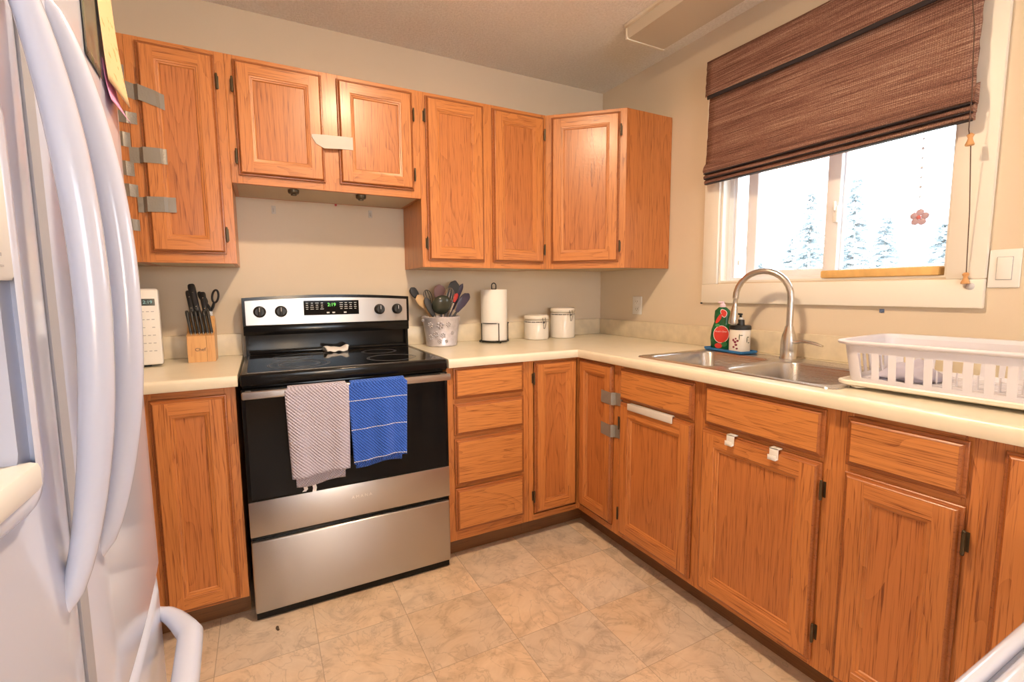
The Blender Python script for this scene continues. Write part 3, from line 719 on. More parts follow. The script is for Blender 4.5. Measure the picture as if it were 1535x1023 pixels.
# towels over the oven handle
HY0, HY1, HZT = -.690, -.670, .8625
def towel_obj(name, m, label, xc, w_, front, back, seed, stripes=()):
    """front / back = lengths below the bar; a folded towel draped over the handle"""
    rnd = random.Random(seed); ph = [rnd.uniform(0, 6) for _ in range(4)]
    path = []; n = 46
    Lf, Lb = front, back; tot = Lf + .034 + Lb
    def pos(s):
        r = .0135; yc = -.680
        if s < Lf: return yc - r, HZT - .004 - (Lf - s), (Lf - s) / Lf
        s2 = s - Lf
        if s2 < .034:
            a = PI * s2 / .034; return yc - r * math.cos(a), HZT - .004 + .0075 * math.sin(a), 0
        d_ = s2 - .034; return yc + r, HZT - .004 - d_, d_ / Lf
    b = MB()
    def fn(u, v):
        s = v * tot; y, z, hang = pos(s)
        x = xc + (u - .5) * w_ * (1 + (.0 if s < Lf else -.10) - .05 * hang) + .006 * hang * math.sin(4 * u + ph[0])
        front_ = s < Lf
        f_ = (.0055 * math.sin(9 * u + ph[1]) + .0035 * math.sin(17 * u + ph[2])) * min(1, hang * 1.6)
        y = y + (f_ - .004 * hang if front_ else .3 * f_)
        z = z + (.006 * math.sin(5 * u + ph[3]) * hang)
        return (x, max(min(y, -.6925), -.73) if front_ else max(min(y, -.655), -.6665) if s - Lf > .034 else y, z)
    b.grid(fn, 30, 70, uv=lambda u, v: (u * w_, v * tot))
    o = b.done(name, m)
    mo = o.modifiers.new('thickness', 'SOLIDIFY'); mo.thickness = .006; mo.offset = 0.6
    tag(o, label, 'towel', None)
    for zf in stripes:
        b = MB(); k = 34
        for i in range(k):
            u0, u1 = (i + .12) / k, (i + .70) / k
            v0 = (Lf - zf) / tot
            p, q = Vector(fn(u0, v0)), Vector(fn(u1, v0))
            b.tube([p + Vector((0, -.0052, 0)), q + Vector((0, -.0052, 0))], .0016, 6)
        b.done('stitched_line', plain('white_thread', (.85, .85, .85), .8), o)
    return o, fn, Lf, tot
tg, fn, Lf, tot = towel_obj('dish_towel', TOWEL_G, 'grey textured dish towel with white tags hanging from oven handle', -1.811, .214, .318, .362, 3)
b = MB()
for x, z0, tilt in ((-1.868, .498, .25), (-1.838, .498, .12)):
    b.ribbon([(x, -.664, z0), (x + .004, -.666, z0 - .018), (x + .004 - tilt * .03, -.672, z0 - .036 - tilt * -.05)], (1, 0, 0), .013, .0008)
b.done('care_tag', plain('white_satin_tag', (.80, .77, .76), .6), tg)
towel_obj('dish_towel', TOWEL_B, 'bright blue dish towel with white stitched lines hanging from oven handle', -1.598, .222, .298, .326, 8, (.062, .170, .290))

# ---------------------------------------------------------------- things on the counter
def on(z=0): return CZ + z
# microwave
mw = thing('microwave', 'white microwave half hidden behind the fridge on the left counter', 'microwave', (-2.318, -.255, CZ))
MX0, MX1, MYF, MYB = -2.76, -2.318, -.255, -.020
MB().box((MX0, MYF + .012, on(.008)), (MX1, MYB, on(.300)), .008, 3).done('body', WHITEP, mw)
MB().box((MX0, MYF, on(.010)), (MX1 - .115, MYF + .014, on(.298)), .005).done('door', WHITEP, mw)
pn = MB().box((MX1 - .112, MYF, on(.010)), (MX1, MYF + .014, on(.298)), .006, 3).done('control_panel', WHITEP, mw)
MB().box((MX1 - .056, MYF - .001, on(.236)), (MX1 - .012, MYF + .002, on(.262)), .001, 1).done('display', LCD, pn)
text(pn, 'clock_digits', '2:19', .017, (MX1 - .034, MYF - .0014, on(.249)), FACE_FRONT, LEDC)
for r_ in range(6):
    for c_ in range(3):
        if r_ == 2 and c_ == 1: continue
        MB().box((MX1 - .056 + c_ * .015, MYF - .0008, on(.212 - r_ * .030)), (MX1 - .047 + c_ * .015, MYF + .001, on(.215 - r_ * .030))).done('button', GREYPRINT, pn)
b = MB()
for x in (MX0 + .05, MX1 - .05):
    for y in (MYF + .05, MYB - .04): b.cyl((x, y, CZ + .0005), (x, y, on(.010)), .012, seg=10)
b.done('foot', BLACKP, mw)

mw.rotation_euler = (0, 0, math.radians(8))

# knife block, knives, scissors
KX0, KX1 = -2.246, -2.150
kb = thing('knife_block', 'pale wooden knife block on the short counter left of the stove', 'knife block', ((KX0 + KX1) / 2, -.14, CZ))
prof = [(-.195, CZ + .0005), (-.085, CZ + .0005), (-.060, on(.165)), (-.115, on(.185)), (-.160, on(.120)), (-.195, on(.108))]
b = MB()
b.loft([[(x, y, z) for y, z in prof] for x in (KX0, KX0 + .066)]).loft([[(x, y, z) for y, z in prof] for x in (KX0 + .067, KX1)])
b.done('block', BLOCKWOOD, kb)
text(kb, 'lettering', 'Chef', .019, ((KX0 + KX1) / 2 - .004, -.1954, on(.052)), FACE_FRONT, DARKLINE)
def knife_handle(name, base, top, w_, d_, label, group=None, blade=.045, rivets=2, curve=0.0):
    base, top = Vector(base), Vector(top); ax = (top - base).normalized()
    k = thing(name, label, 'knife' if name != 'kitchen_scissors' else 'scissors', base, 0, group)
    side = Vector((1, 0, 0)); nrm = ax.cross(side).normalized(); side = nrm.cross(ax).normalized() * -1
    Ln = (top - base).length; rings = []
    for t_, kx, ky in ((0, .78, .8), (.06, .95, 1), (.3, .9, .95), (.6, 1.0, 1.0), (.88, 1.12, 1.08), (.97, 1.0, .95), (1.0, .7, .6)):
        c_ = base + ax * Ln * t_ + nrm * curve * math.sin(PI * t_); a_, d2 = w_ / 2 * kx, d_ / 2 * ky
        rings.append([c_ + side * (a_ * math.cos(2 * PI * j / 12)) * (1 if abs(math.cos(2 * PI * j / 12)) < .8 else .97) + nrm * (d2 * math.sin(2 * PI * j / 12)) for j in range(12)])
    MB().loft(rings).done('handle', BLACKP, k, sharp=50)
    b = MB()
    q = [base + ax * .004, base - ax * blade]
    b.loft([[p + side * .0012 + nrm * d_ * .42, p + side * .0012 - nrm * d_ * .42, p - side * .0012 - nrm * d_ * .42, p - side * .0012 + nrm * d_ * .42] for p in q])
    b.done('blade', NICKEL, k)
    b = MB()
    for i in range(rivets):
        p = base + ax * Ln * (.28 + .45 * i / max(1, rivets - 1)); fr_ = nrm if nrm.y < 0 else -nrm
        b.sphere(p + fr_ * d_ * .50, .0028, seg=8)
    if rivets: b.done('rivet', NICKEL, k)
    return k
lab = ['leftmost small steak knife in the front row of the block', 'second small steak knife from left in the front row of the block', 'third small steak knife from left in the front row of the block',
       'third small steak knife from right in the front row of the block', 'second small steak knife from right in the front row of the block', 'rightmost small steak knife in the front row of the block']
for i in range(6):
    x = KX0 + .012 + i * .0143
    knife_handle('steak_knife', (x + .003, -.176, on(.118)), (x - .010, -.146, on(.210)), .0125, .017, lab[i], 'steak knives in the knife block', blade=.02, rivets=0)
def big(name, x, z0, dx, Ln, w_, label):
    return knife_handle(name, (x, -.122, on(z0)), (x + dx, -.098, on(z0 + Ln)), w_, .020, label, 'large knives in the knife block', blade=.06, rivets=2)
big('kitchen_knife', KX0 + .020, .188, -.012, .105, .022, 'large black handled knife at the left back of the block, in front of the tallest')
big('kitchen_knife', KX0 + .040, .188, -.022, .132, .026, 'tallest black handled knife at the back of the block')
big('kitchen_knife', KX0 + .066, .188, -.010, .098, .022, 'black handled knife at the back of the block beside the scissors')
sc = thing('kitchen_scissors', 'black handled kitchen scissors at the right back of the knife block', 'scissors', (KX1 - .014, -.09, on(.16)))
b = MB()
for cx, cz, a, c_, tl in ((KX1 + .006, on(.268), .0115, .027, .12), (KX1 - .040, on(.262), .0095, .026, .45)):
    pts = []
    for k in range(20):
        t_ = 2 * PI * k / 20; u, v = a * math.cos(t_), c_ * math.sin(t_)
        pts.append((cx + u * math.cos(tl) + v * math.sin(tl) * -1 if tl > .3 else cx + u + v * tl, -.092, cz + v * math.cos(tl) + u * math.sin(tl) * .5))
    b.tube(pts, .0042, 8, closed=True)
b.tube([(KX1 + .001, -.092, on(.243)), (KX1 - .006, -.092, on(.222)), (KX1 - .014, -.092, on(.205))], [.005, .006, .005], 8)
b.tube([(KX1 - .029, -.092, on(.240)), (KX1 - .020, -.092, on(.222)), (KX1 - .014, -.092, on(.205))], [.005, .006, .005], 8)
b.done('handle', BLACKP, sc)
MB().box((KX1 - .020, -.0935, on(.13)), (KX1 - .009, -.0905, on(.206))).done('blade', NICKEL, sc)

# galvanised utensil bucket with embossed flowers
BX, BY = -1.146, -.134
bu = thing('utensil_bucket', 'galvanised metal bucket with embossed flowers full of cooking utensils', 'bucket', (BX, BY, CZ))
b = MB()
b.lathe([(.074, .0006), (.079, .003), (.081, .010), (.079, .014), (.0955, .142), (.0985, .146), (.0995, .151), (.097, .154), (.094, .150), (.0925, .142), (.077, .016), (.0, .013)], (BX, BY, CZ), 48, cap0=True, cap1=False)
b.done('pail', GALV, bu, sharp=50)
def brad(z): return .079 + (.0955 - .079) * (z - .014) / .128
b = MB(); rnd = random.Random(12)
for (aa, zz, s_) in ((-112, .112, 1.0), (-128, .066, .8), (-104, .060, .75), (-146, .112, .8), (-86, .115, .7), (-116, .032, .7), (-150, .050, .8), (-70, .070, .55), (-92, .030, .5)):
    a = math.radians(aa); 
    def P_(da, dz):
        a2 = a + da / .09; r = brad(zz + dz); return Vector((BX + r * math.cos(a2), BY + r * math.sin(a2), CZ + zz + dz))
    for k in range(6):
        t_ = 2 * PI * k / 6 + .3
        b.sphere(P_(.0135 * s_ * math.cos(t_), .0135 * s_ * math.sin(t_)), .0068 * s_, seg=10)
    b.sphere(P_(0, 0), .0055 * s_, seg=10)
b.done('embossed_flower', plain('dull_zinc', (.50, .48, .52), .45, metal=.5), bu)
b = MB()
for s_ in (-1, 1):
    b.sphere((BX + s_ * .0975, BY, on(.135)), .008, seg=10)
b.done('ear', GALV, bu)
GREYP = plain('grey_nylon', (.045, .047, .052), .4); DKP = plain('dark_purple_nylon', (.05, .04, .08), .35); PINK = plain('muted_pink_silicone', (.30, .17, .17), .5); WOODU = plain('pale_beech', (.66, .45, .24), .55); REDP = plain('red_silicone', (.45, .03, .025), .4)
def utensil(name, label, foot, tip, parts):
    """foot inside the bucket, tip = top of the utensil"""
    u = thing(name, label, name.split('_')[-1], foot, 0, 'cooking utensils in the bucket')
    A, B = Vector(foot), Vector(tip); ax = (B - A).normalized(); side = ax.cross(Vector((0, 1, 0))).normalized(); nr = side.cross(ax).normalized()
    fr = lambda t, s=0.0, n=0.0: A + (B - A) * t + side * s + nr * n
    for p in parts:
        b = MB(); p[0](b, fr, (B - A).length); b.done(p[1], p[2], u, sharp=50)
    return u
def stick(t0, t1, r0, r1): return lambda b, f, Ln: b.tube([f(t0), f(t0 + (t1 - t0) * .5), f(t1)], [r0, (r0 + r1) / 2, r1], 10)
def blade_(t0, t1, w0, w1, th=.003, n=10, bow=0.0, slots=False):
    def go(b, f, Ln):
        rings = []
        for i in range(n + 1):
            u = i / n; t = t0 + (t1 - t0) * u
            w_ = (w0 + (w1 - w0) * min(1, u * 2.2)) * (math.sqrt(max(0.02, 1 - max(0, (u - .72) / .28) ** 2)))
            rings.append([f(t, w_ / 2 * math.cos(2 * PI * j / 14), th * math.sin(2 * PI * j / 14) + bow * math.sin(PI * u)) for j in range(14)])
        b.loft(rings)
    return go
def bowl_(tc, r, depth=.5, sx=1.0):
    def go(b, f, Ln):
        c = f(tc)
        rings = []
        for i in range(1, 9):
            a = PI / 2 * i / 8; rr = r * math.sin(a); dz = -r * depth * math.cos(a)
            rings.append([f(tc + rr * math.sin(2 * PI * j / 22) / Ln, rr * sx * math.cos(2 * PI * j / 22), -dz * -1 if False else -(-dz)) for j in range(22)])
        back = [[p + (f(0, 0, .003) - f(0)) for p in rg] for rg in reversed(rings)]
        b.loft(rings + back)
    return go
def loops_(tc0, tc1, w_, k=4, r=.0011):
    def go(b, f, Ln):
        for i in range(k):
            an = PI * i / k; pts = []
            for q in range(17):
                u = q / 16; s_ = math.sin(PI * u * 1.0)
                side_ = math.cos(2 * PI * u) ; h = tc0 + (tc1 - tc0) * math.sin(PI * u) ; wv = w_ / 2 * math.sin(2 * PI * u)
                pts.append(f(h, wv * math.cos(an), wv * math.sin(an)))
            b.tube(pts, r, 6)
    return go
def ft(dx, dy): return (BX + dx * .55, BY + dy * .55, on(.020))
S, Bl = stick, blade_
utensil('wooden_spoon', 'pale wooden spoon leaning out of the bucket to the left', ft(.05, .0), (BX - .125, BY - .01, on(.265)), [(S(0, .72, .006, .007), 'handle', WOODU), (Bl(.70, 1, .012, .046, .004), 'spoon_bowl', WOODU)])
utensil('black_spatula', 'spatula with black tip leaning furthest left over the stove end', ft(.06, .04), (BX - .150, BY + .02, on(.302)), [(S(0, .8, .006, .006), 'handle', WOODU), (Bl(.78, 1, .014, .040, .004), 'blade', BLACKP)])
utensil('grey_spatula', 'dark grey slim spatula leaning left in front of the wooden spoon', ft(.03, -.05), (BX - .098, BY - .045, on(.252)), [(S(0, .6, .005, .006), 'handle', CHROME), (Bl(.55, 1, .016, .036, .004), 'blade', GREYP)])
utensil('small_whisk', 'small wire whisk with dark wires behind the black ladle', ft(.02, .03), (BX - .072, BY + .02, on(.290)), [(S(0, .6, .005, .006), 'handle', CHROME), (loops_(.58, 1, .042, 4), 'wires', IRON)])
utensil('black_ladle', 'shiny dark ladle with round bowl at the front of the bucket', ft(.0, .04), (BX - .018, BY - .075, on(.262)), [(S(0, .80, .006, .006), 'handle', CHROME), (bowl_(.80, .052, .55), 'ladle_bowl', plain('olive_black_nylon', (.035, .04, .03), .16))])
utensil('pink_spatula', 'muted pink spatula standing at the back of the bucket', ft(.0, -.02), (BX + .012, BY + .050, on(.318)), [(S(0, .7, .006, .006), 'handle', CHROME), (Bl(.66, 1, .03, .064, .0035), 'blade', PINK)])
utensil('wire_whisk', 'bright steel wire whisk in the middle of the bucket', ft(-.02, .01), (BX + .045, BY - .03, on(.300)), [(S(0, .5, .006, .007), 'handle', CHROME), (loops_(.48, 1, .050, 5, .0012), 'wires', CHROME)])
utensil('steel_fork', 'plain steel serving fork handle in front of the whisk', ft(.02, .05), (BX + .018, BY - .065, on(.215)), [(S(0, .9, .004, .005), 'handle', CHROME), (Bl(.86, 1, .010, .020, .002), 'tines', CHROME)])
utensil('black_turner', 'wide black slotted turner, tallest utensil in the bucket', ft(-.01, .0), (BX + .092, BY + .022, on(.338)), [(S(0, .6, .006, .007), 'handle', WOODU), (Bl(.58, 1, .034, .062, .003), 'blade', GREYP)])
utensil('red_spatula', 'small red spatula in front of the black turner', ft(-.02, .03), (BX + .080, BY - .03, on(.272)), [(S(0, .80, .0055, .006), 'handle', CHROME), (Bl(.82, 1, .012, .024, .004), 'blade', REDP)])
utensil('serving_spoon', 'slim dark serving spoon right of the black turner', ft(-.03, -.01), (BX + .132, BY + .02, on(.322)), [(S(0, .6, .005, .006), 'handle', DKP), (Bl(.56, 1, .02, .030, .004, bow=.008), 'spoon_bowl', DKP)])
utensil('slotted_spoon', 'dark slotted spoon leaning furthest right', ft(-.05, .01), (BX + .150, BY - .02, on(.270)), [(S(0, .62, .005, .006), 'handle', GREYP), (Bl(.62, 1, .020, .050, .004, bow=.012), 'spoon_bowl', DKP)])

# paper towel roll on its wire holder
RX, RY = -.838, -.130
h = thing('paper_towel_holder', 'black wire paper towel holder on the back counter', 'holder', (RX, RY, CZ))
b = MB()
b.tube([(RX + .079 * math.cos(2 * PI * k / 40), RY + .079 * math.sin(2 * PI * k / 40), on(.010)) for k in range(40)], .0032, 8, closed=True)
b.tube([(RX - .079, RY, on(.010)), (RX + .079, RY, on(.010))], .003, 8).tube([(RX, RY - .079, on(.010)), (RX, RY + .079, on(.010))], .003, 8)
for a in (0, 2.1, 4.2): b.sphere((RX + .079 * math.cos(a - PI / 2), RY + .079 * math.sin(a - PI / 2), on(.0065)), .006, seg=8)
b.done('base', IRON, h)
b = MB(); b.tube([(RX, RY, on(.010)), (RX, RY, on(.292))], .003, 8)
pts = [(RX - .013, RY, on(.292))] + [(RX - .013 * math.cos(PI * k / 10), RY, on(.312) + .013 * math.sin(PI * k / 10)) for k in range(11)] + [(RX + .013, RY, on(.292))]
b.tube(pts, .0032, 8); b.tube([(RX - .013, RY, on(.292)), (RX + .013, RY, on(.292))], .0032, 8)
b.done('post', IRON, h)
for a0, a1 in ((PI * 1.02, PI * 1.46), (PI * 1.75, PI * 2.05)):
    pts = [(RX + .079 * math.cos(a0), RY + .079 * math.sin(a0), on(.010))]
    pts += [(RX + .079 * math.cos(a0 + (a1 - a0) * k / 6), RY + .079 * math.sin(a0 + (a1 - a0) * k / 6), on(.108)) for k in range(7)]
    pts += [(RX + .079 * math.cos(a1), RY + .079 * math.sin(a1), on(.010))]
    MB().tube(pts, .0026, 8).done('wire_guard', IRON, h)
rl = thing('paper_towel_roll', 'white paper towel roll standing on the black wire holder', 'paper towel', (RX, RY, on(.014)))
b = MB(); b.lathe([(.020, .014), (.0715, .014), (.0725, .018), (.0725, .285), (.071, .290), (.020, .290), (.020, .014)], (RX, RY, CZ), 40, cap0=False, cap1=False)
b.done('roll', PAPER, rl)
b = MB(); b.lathe([(.0198, .015), (.0198, .289), (.0185, .289), (.0185, .015), (.0198, .015)], (RX, RY, CZ), 24, cap0=False, cap1=False); b.done('core', plain('cardboard', (.45, .33, .2), .9), rl)

# two clamp-lid canisters
for (cx, cy, r, hb, label) in ((-.556, -.112, .0715, .112, 'shorter white ceramic canister with clamp lid beside the paper towels'), (-.370, -.108, .0735, .150, 'taller white ceramic canister with clamp lid in the counter corner')):
    k = thing('canister', label, 'canister', (cx, cy, CZ), 0, 'white canisters in the corner')
    b = MB(); b.lathe([(r - .006, .0006), (r - .001, .004), (r, .010), (r, hb - .006), (r - .002, hb - .002), (r - .01, hb)], (cx, cy, CZ), 44); b.done('jar', CERAMIC, k, sharp=50)
    b = MB(); b.lathe([(r - .004, hb + .0004), (r - .004, hb + .004), (r + .001, hb + .005)], (cx, cy, CZ), 40); b.done('gasket', plain('clear_rubber', (.6, .57, .5), .4), k)
    b = MB(); b.lathe([(r - .002, hb + .0052), (r + .001, hb + .008), (r + .001, hb + .022), (r - .003, hb + .029), (r - .008, hb + .030), (r - .012, hb + .027), (r - .016, hb + .026), (0, hb + .026)], (cx, cy, CZ), 44, cap1=False); b.done('lid', CERAMIC, k, sharp=50)
    b = MB()
    ring_ = lambda z, rr: [(cx + rr * math.cos(2 * PI * q / 40), cy + rr * math.sin(2 * PI * q / 40), on(z)) for q in range(40)]
    b.tube(ring_(hb - .008, r + .001), .0014, 6, closed=True)
    an = math.radians(-86); ca, sa = math.cos(an), math.sin(an); R2 = r + .004; tx, ty = -sa * .010, ca * .010
    for s_ in (-1, 1):
        b.tube([(cx + R2 * ca + s_ * tx, cy + R2 * sa + s_ * ty, on(hb + .016)), (cx + (R2 + .008) * ca + s_ * tx, cy + (R2 + .008) * sa + s_ * ty, on(hb - .012)), (cx + (R2 + .004) * ca + s_ * tx * .4, cy + (R2 + .004) * sa + s_ * ty * .4, on(hb - .045))], .0016, 6)
    b.tube([(cx + (R2 + .004) * ca + s_ * tx * .4, cy + (R2 + .004) * sa + s_ * ty * .4, on(hb - .045)) for s_ in (-1, 1)], .0018, 6)
    b.box((cx + R2 * ca - .006, cy + R2 * sa - .003, on(hb - .016)), (cx + R2 * ca + .006, cy + R2 * sa + .003, on(hb - .004)), .001)
    b.done('wire_clamp', plain('dark_steel_wire', (.22, .22, .23), .35, metal=.9), k)
    b = MB()
    for q in range(26):
        a = math.radians(-182 + q * 3.4)
        if q % 6 == 5: continue
        b.box((-.0020, -.0006, on(hb - .0085) - .0025), (.0020, .0006, on(hb - .0085) + .0028), m=Matrix.Translation((cx + (r + .0004) * math.cos(a), cy + (r + .0004) * math.sin(a), 0)) @ Matrix.Rotation(a + PI / 2, 4, 'Z'))
    b.done('lettering_band', DARKLINE, k)

# blue tray, soap bottle, pump dispenser
TC = Vector((-.122, -1.078, on(.004)))
ty = thing('soap_tray', 'blue rectangular tray behind the left sink bowl', 'tray', TC, math.radians(-8))
b = MB(); o_ = [rrect(-.048, .048, -.112, .112, .010, 0)]
q = lambda e, z: rrect(-.048 + e, .048 - e, -.112 + e, .112 - e, .010, z)
b.loft([q(.006, .0006), q(.001, .004), q(0, .013), q(.003, .013), q(.006, .005), q(.02, .004)], cap0=True, cap1=True)
b.done('tray_body', plain('blue_silicone', (.03, .19, .50), .45), ty, world=False)
SG = plain('green_bottle', (.012, .10, .035), .2, var=.5, vscale=30); SR = plain('red_label', (.66, .045, .03), .3); SWH = plain('label_white', (.85, .8, .8), .4); SPK = plain('pink_cap', (.78, .60, .72), .35)
bt = thing('dish_soap_bottle', 'green and red dish soap bottle standing on the blue tray', 'bottle', (-.118, -1.030, on(.009)), math.radians(-58))
b = MB(); prof = [(.0, .038, .018), (.006, .044, .022), (.05, .048, .024), (.09, .044, .022), (.125, .033, .019), (.150, .034, .019), (.176, .032, .018), (.192, .016, .014)]
z0 = on(.0092)
b.loft([[(a * math.cos(2 * PI * j / 28), d_ * math.sin(2 * PI * j / 28), h_ + .0002) for j in range(28)] for h_, a, d_ in prof])
b.done('bottle_body', SG, bt, world=False, sharp=60)
b = MB(); b.lathe([(.0125, .1925), (.0125, .202), (.009, .206), (.0065, .209), (.0065, .216), (.004, .218)], seg=18).box((-.020, -.005, .210), (.006, .005, .218), .003); b.done('cap', SPK, bt, world=False)
def front_y(x, z):                                           # bottle surface (local, facing -y)
    for (h0, a0, d0), (h1, a1, d1) in zip(prof, prof[1:]):
        if h0 <= z <= h1:
            t_ = (z - h0) / (h1 - h0); a, d_ = a0 + (a1 - a0) * t_, d0 + (d1 - d0) * t_
            return -d_ * math.sqrt(max(0.04, 1 - (x / a) ** 2))
    return -.02
def decal(cx, cz, rx, rz, m, name, lift=.0006, squash=0.0, ang=0.0):
    b = MB(); n = 24; loops = []
    for k, f_ in enumerate((1.0, .8, .6, .4, .2, .05)):
        lp = []
        for j in range(n):
            t_ = 2 * PI * j / n; u, v = rx * f_ * math.cos(t_), rz * f_ * math.sin(t_) * (1 - squash * math.cos(t_))
            x, z = cx + u * math.cos(ang) - v * math.sin(ang), cz + u * math.sin(ang) + v * math.cos(ang)
            lp.append((x, front_y(x, z) - lift, z))
        loops.append(lp)
    b.loft(loops, cap0=False); return b.done(name, m, bt, world=False)
decal(0, .070, .0335, .040, SWH, 'label_edge', .0006); decal(0, .070, .0310, .0375, SR, 'label', .0010)
decal(.008, .166, .013, .019, SWH, 'fruit_edge', .0006, .3, .4); decal(.008, .166, .011, .0165, SR, 'fruit', .0010, .3, .4)
decal(-.012, .140, .008, .024, SR, 'fruit', .0008, .2, -.5); decal(-.010, .018, .016, .012, SR, 'fruit', .0008); decal(.014, .026, .012, .012, plain('leaf_green', (.03, .22, .06), .4), 'leaf', .0008); decal(-.017, .110, .010, .007, plain('leaf_green_pale', (.05, .28, .09), .4), 'leaf', .0008)
me_rot = Matrix.Rotation(math.radians(-58), 3, 'Z') @ FACE_FRONT
lp = Matrix.Rotation(math.radians(-58), 4, 'Z') @ Vector((0, -.0282, 0))
text(bt, 'lettering', "Fruit'n Dew", .0098, (-.118 + lp.x, -1.030 + lp.y, on(.009) + .083), me_rot, SWH)
dp = thing('soap_dispenser', 'white floral soap dispenser with black pump on the blue tray', 'soap dispenser', (-.124, -1.128, on(.009)), math.radians(-58))
b = MB(); b.lathe([(.040, .0003), (.0425, .003), (.043, .095), (.042, .098)], seg=36); b.done('jar', plain('cream_glass', (.80, .75, .68), .2), dp, world=False)
b = MB(); b.lathe([(.0445, .098), (.0445, .112), (.041, .116), (.018, .1165), (.017, .128), (.016, .140), (.011, .1405), (.0055, .142), (.0055, .160)], seg=30)
b.box((-.008, -.008, .159), (.008, .008, .168), .003).tube([(0, -.004, .165), (-.010, -.024, .166), (-.014, -.032, .160)], .0036, 8); b.done('pump', BLACKP, dp, world=False)
MB().lathe([(.0062, .1415), (.0095, .142), (.0095, .149), (.0062, .150)], seg=16).done('pump_collar', WHITEP, dp, world=False)
def jar_decal(a0, zc, shp, m, name):
    b = MB(); rr = .0434
    for (da, dz, ra, rz_) in shp:
        n = 12; lp = []
        for j in range(n):
            t_ = 2 * PI * j / n; a = a0 + (da + ra * math.cos(t_)) / rr; lp.append((rr * math.cos(a), rr * math.sin(a), zc + dz + rz_ * math.sin(t_)))
        b.poly(lp)
    b.done(name, m, dp, world=False, recalc=False)
AF = -PI / 2
jar_decal(AF - .35, .045, [(0, 0, .006, .006), (.010, .006, .005, .005), (-.008, .008, .005, .006), (.004, -.012, .006, .005), (-.006, -.022, .005, .005), (.008, -.028, .005, .004), (.002, .015, .004, .004)], plain('dark_red_print', (.22, .03, .06), .5), 'flower_print')
jar_decal(AF - .25, .055, [(.012, .012, .002, .014), (.020, .020, .007, .002), (.045, .0, .002, .012), (.050, .012, .006, .002), (.055, -.012, .006, .002)], plain('dark_green_print', (.06, .09, .05), .5), 'vine_print')

# dish rack on its drain board, cloth inside
dbt = thing('drain_board', 'cream plastic drain board under the white dish rack', 'drain board', (-.33, -1.95, on(.004)), math.radians(4))
b = MB(); q = lambda e, z, r=.025: rrect(-.185 + e, .185 - e, -.27 + e, .225 - e, r, z)
b.loft([q(.010, .006), q(.002, .010), q(0, .018), q(.002, .021), q(.006, .021), q(.012, .013), q(.05, .012)], cap0=True, cap1=True)
b.done('board', plain('ivory_plastic', (.78, .73, .64), .35), dbt, world=False)
b = MB()
for x in (-.15, .15):
    for y in (-.22, .18): b.cyl((x, y, -.0005), (x, y, .007), .016, seg=14)
b.done('foot', plain('ivory_plastic_foot', (.78, .73, .64), .35), dbt, world=False)
dk = thing('dish_rack', 'white plastic slatted dish rack on the counter under the window', 'dish rack', (-.335, -1.955, on(.0170)), math.radians(5))
RW = plain('white_rack_plastic', (.70, .69, .76), .3, sss=.0)
LX, LY, HB, FL = .150, .215, .118, .016
def wall_pt(side, s, z):                                       # s along the side, flared walls
    e = FL * z / HB
    return {'f': (-LX - e, s, z), 'b': (LX + e, s, z), 'l': (s, LY + e, z), 'r': (s, -LY - e, z)}[side]
b = MB()
q = lambda e, z, r=.04: rrect(-LX - e, LX + e, -LY - e, LY + e, r, z, 5)
b.loft([q(FL - .003, HB - .010), q(FL - .001, HB - .012), q(FL + .011, HB - .008), q(FL + .013, HB - .002), q(FL + .010, HB + .002), q(FL, HB + .001), q(FL - .003, HB - .010)], cap0=False, cap1=False)
b.done('rim', RW, dk, world=False, sharp=60)
b = MB()
b.loft([q(FL * .72, HB - .032), q(FL - .002, HB - .010), q(FL - .0045, HB - .010), q(FL * .72 - .0025, HB - .032), q(FL * .72, HB - .032)], cap0=False, cap1=False)
b.loft([q(-.006, .0), q(.0, .004), q(.002, .016), q(-.0005, .016), q(-.004, .005)], cap0=True, cap1=True)
b.done('base', RW, dk, world=False)
def slat(side, s0, s1, z0=.014, z1=HB - .030, out=0.0):
    P4 = []
    for z in (z0, z1):
        a, c_ = Vector(wall_pt(side, s0, z)), Vector(wall_pt(side, s1, z)); n_ = {'f': Vector((1, 0, 0)), 'b': Vector((-1, 0, 0)), 'l': Vector((0, -1, 0)), 'r': Vector((0, 1, 0))}[side] * .003
        P4.append([a, c_, c_ + n_, a + n_])
    return MB().loft(P4).done('slat', RW, dk, world=False)
for k in range(9): slat('f', LY - .062 - k * .0375 - .017, LY - .062 - k * .0375)
for k in range(9): slat('b', LY - .062 - k * .0375 - .012, LY - .062 - k * .0375)
for k in range(6): slat('l', -.105 + k * .038, -.105 + k * .038 + .016); slat('r', -.105 + k * .038, -.105 + k * .038 + .016)
for sx_, sy_ in ((-1, 1), (1, 1), (1, -1), (-1, -1)):
    lo = []
    for z in (.014, HB - .030):
        e = FL * z / HB; cx, cy, r = sx_ * (LX + e - .04), sy_ * (LY + e - .04), .04; a0 = math.atan2(sy_, sx_) - PI / 4
        arc = [(cx + r * math.cos(a0 + PI / 2 * k / 8), cy + r * math.sin(a0 + PI / 2 * k / 8), z) for k in range(9)]
        arc2 = [(cx + (r - .003) * math.cos(a0 + PI / 2 * k / 8), cy + (r - .003) * math.sin(a0 + PI / 2 * k / 8), z) for k in reversed(range(9))]
        lo.append(arc + arc2)
    MB().loft(lo).done('corner_panel', RW, dk, world=False)

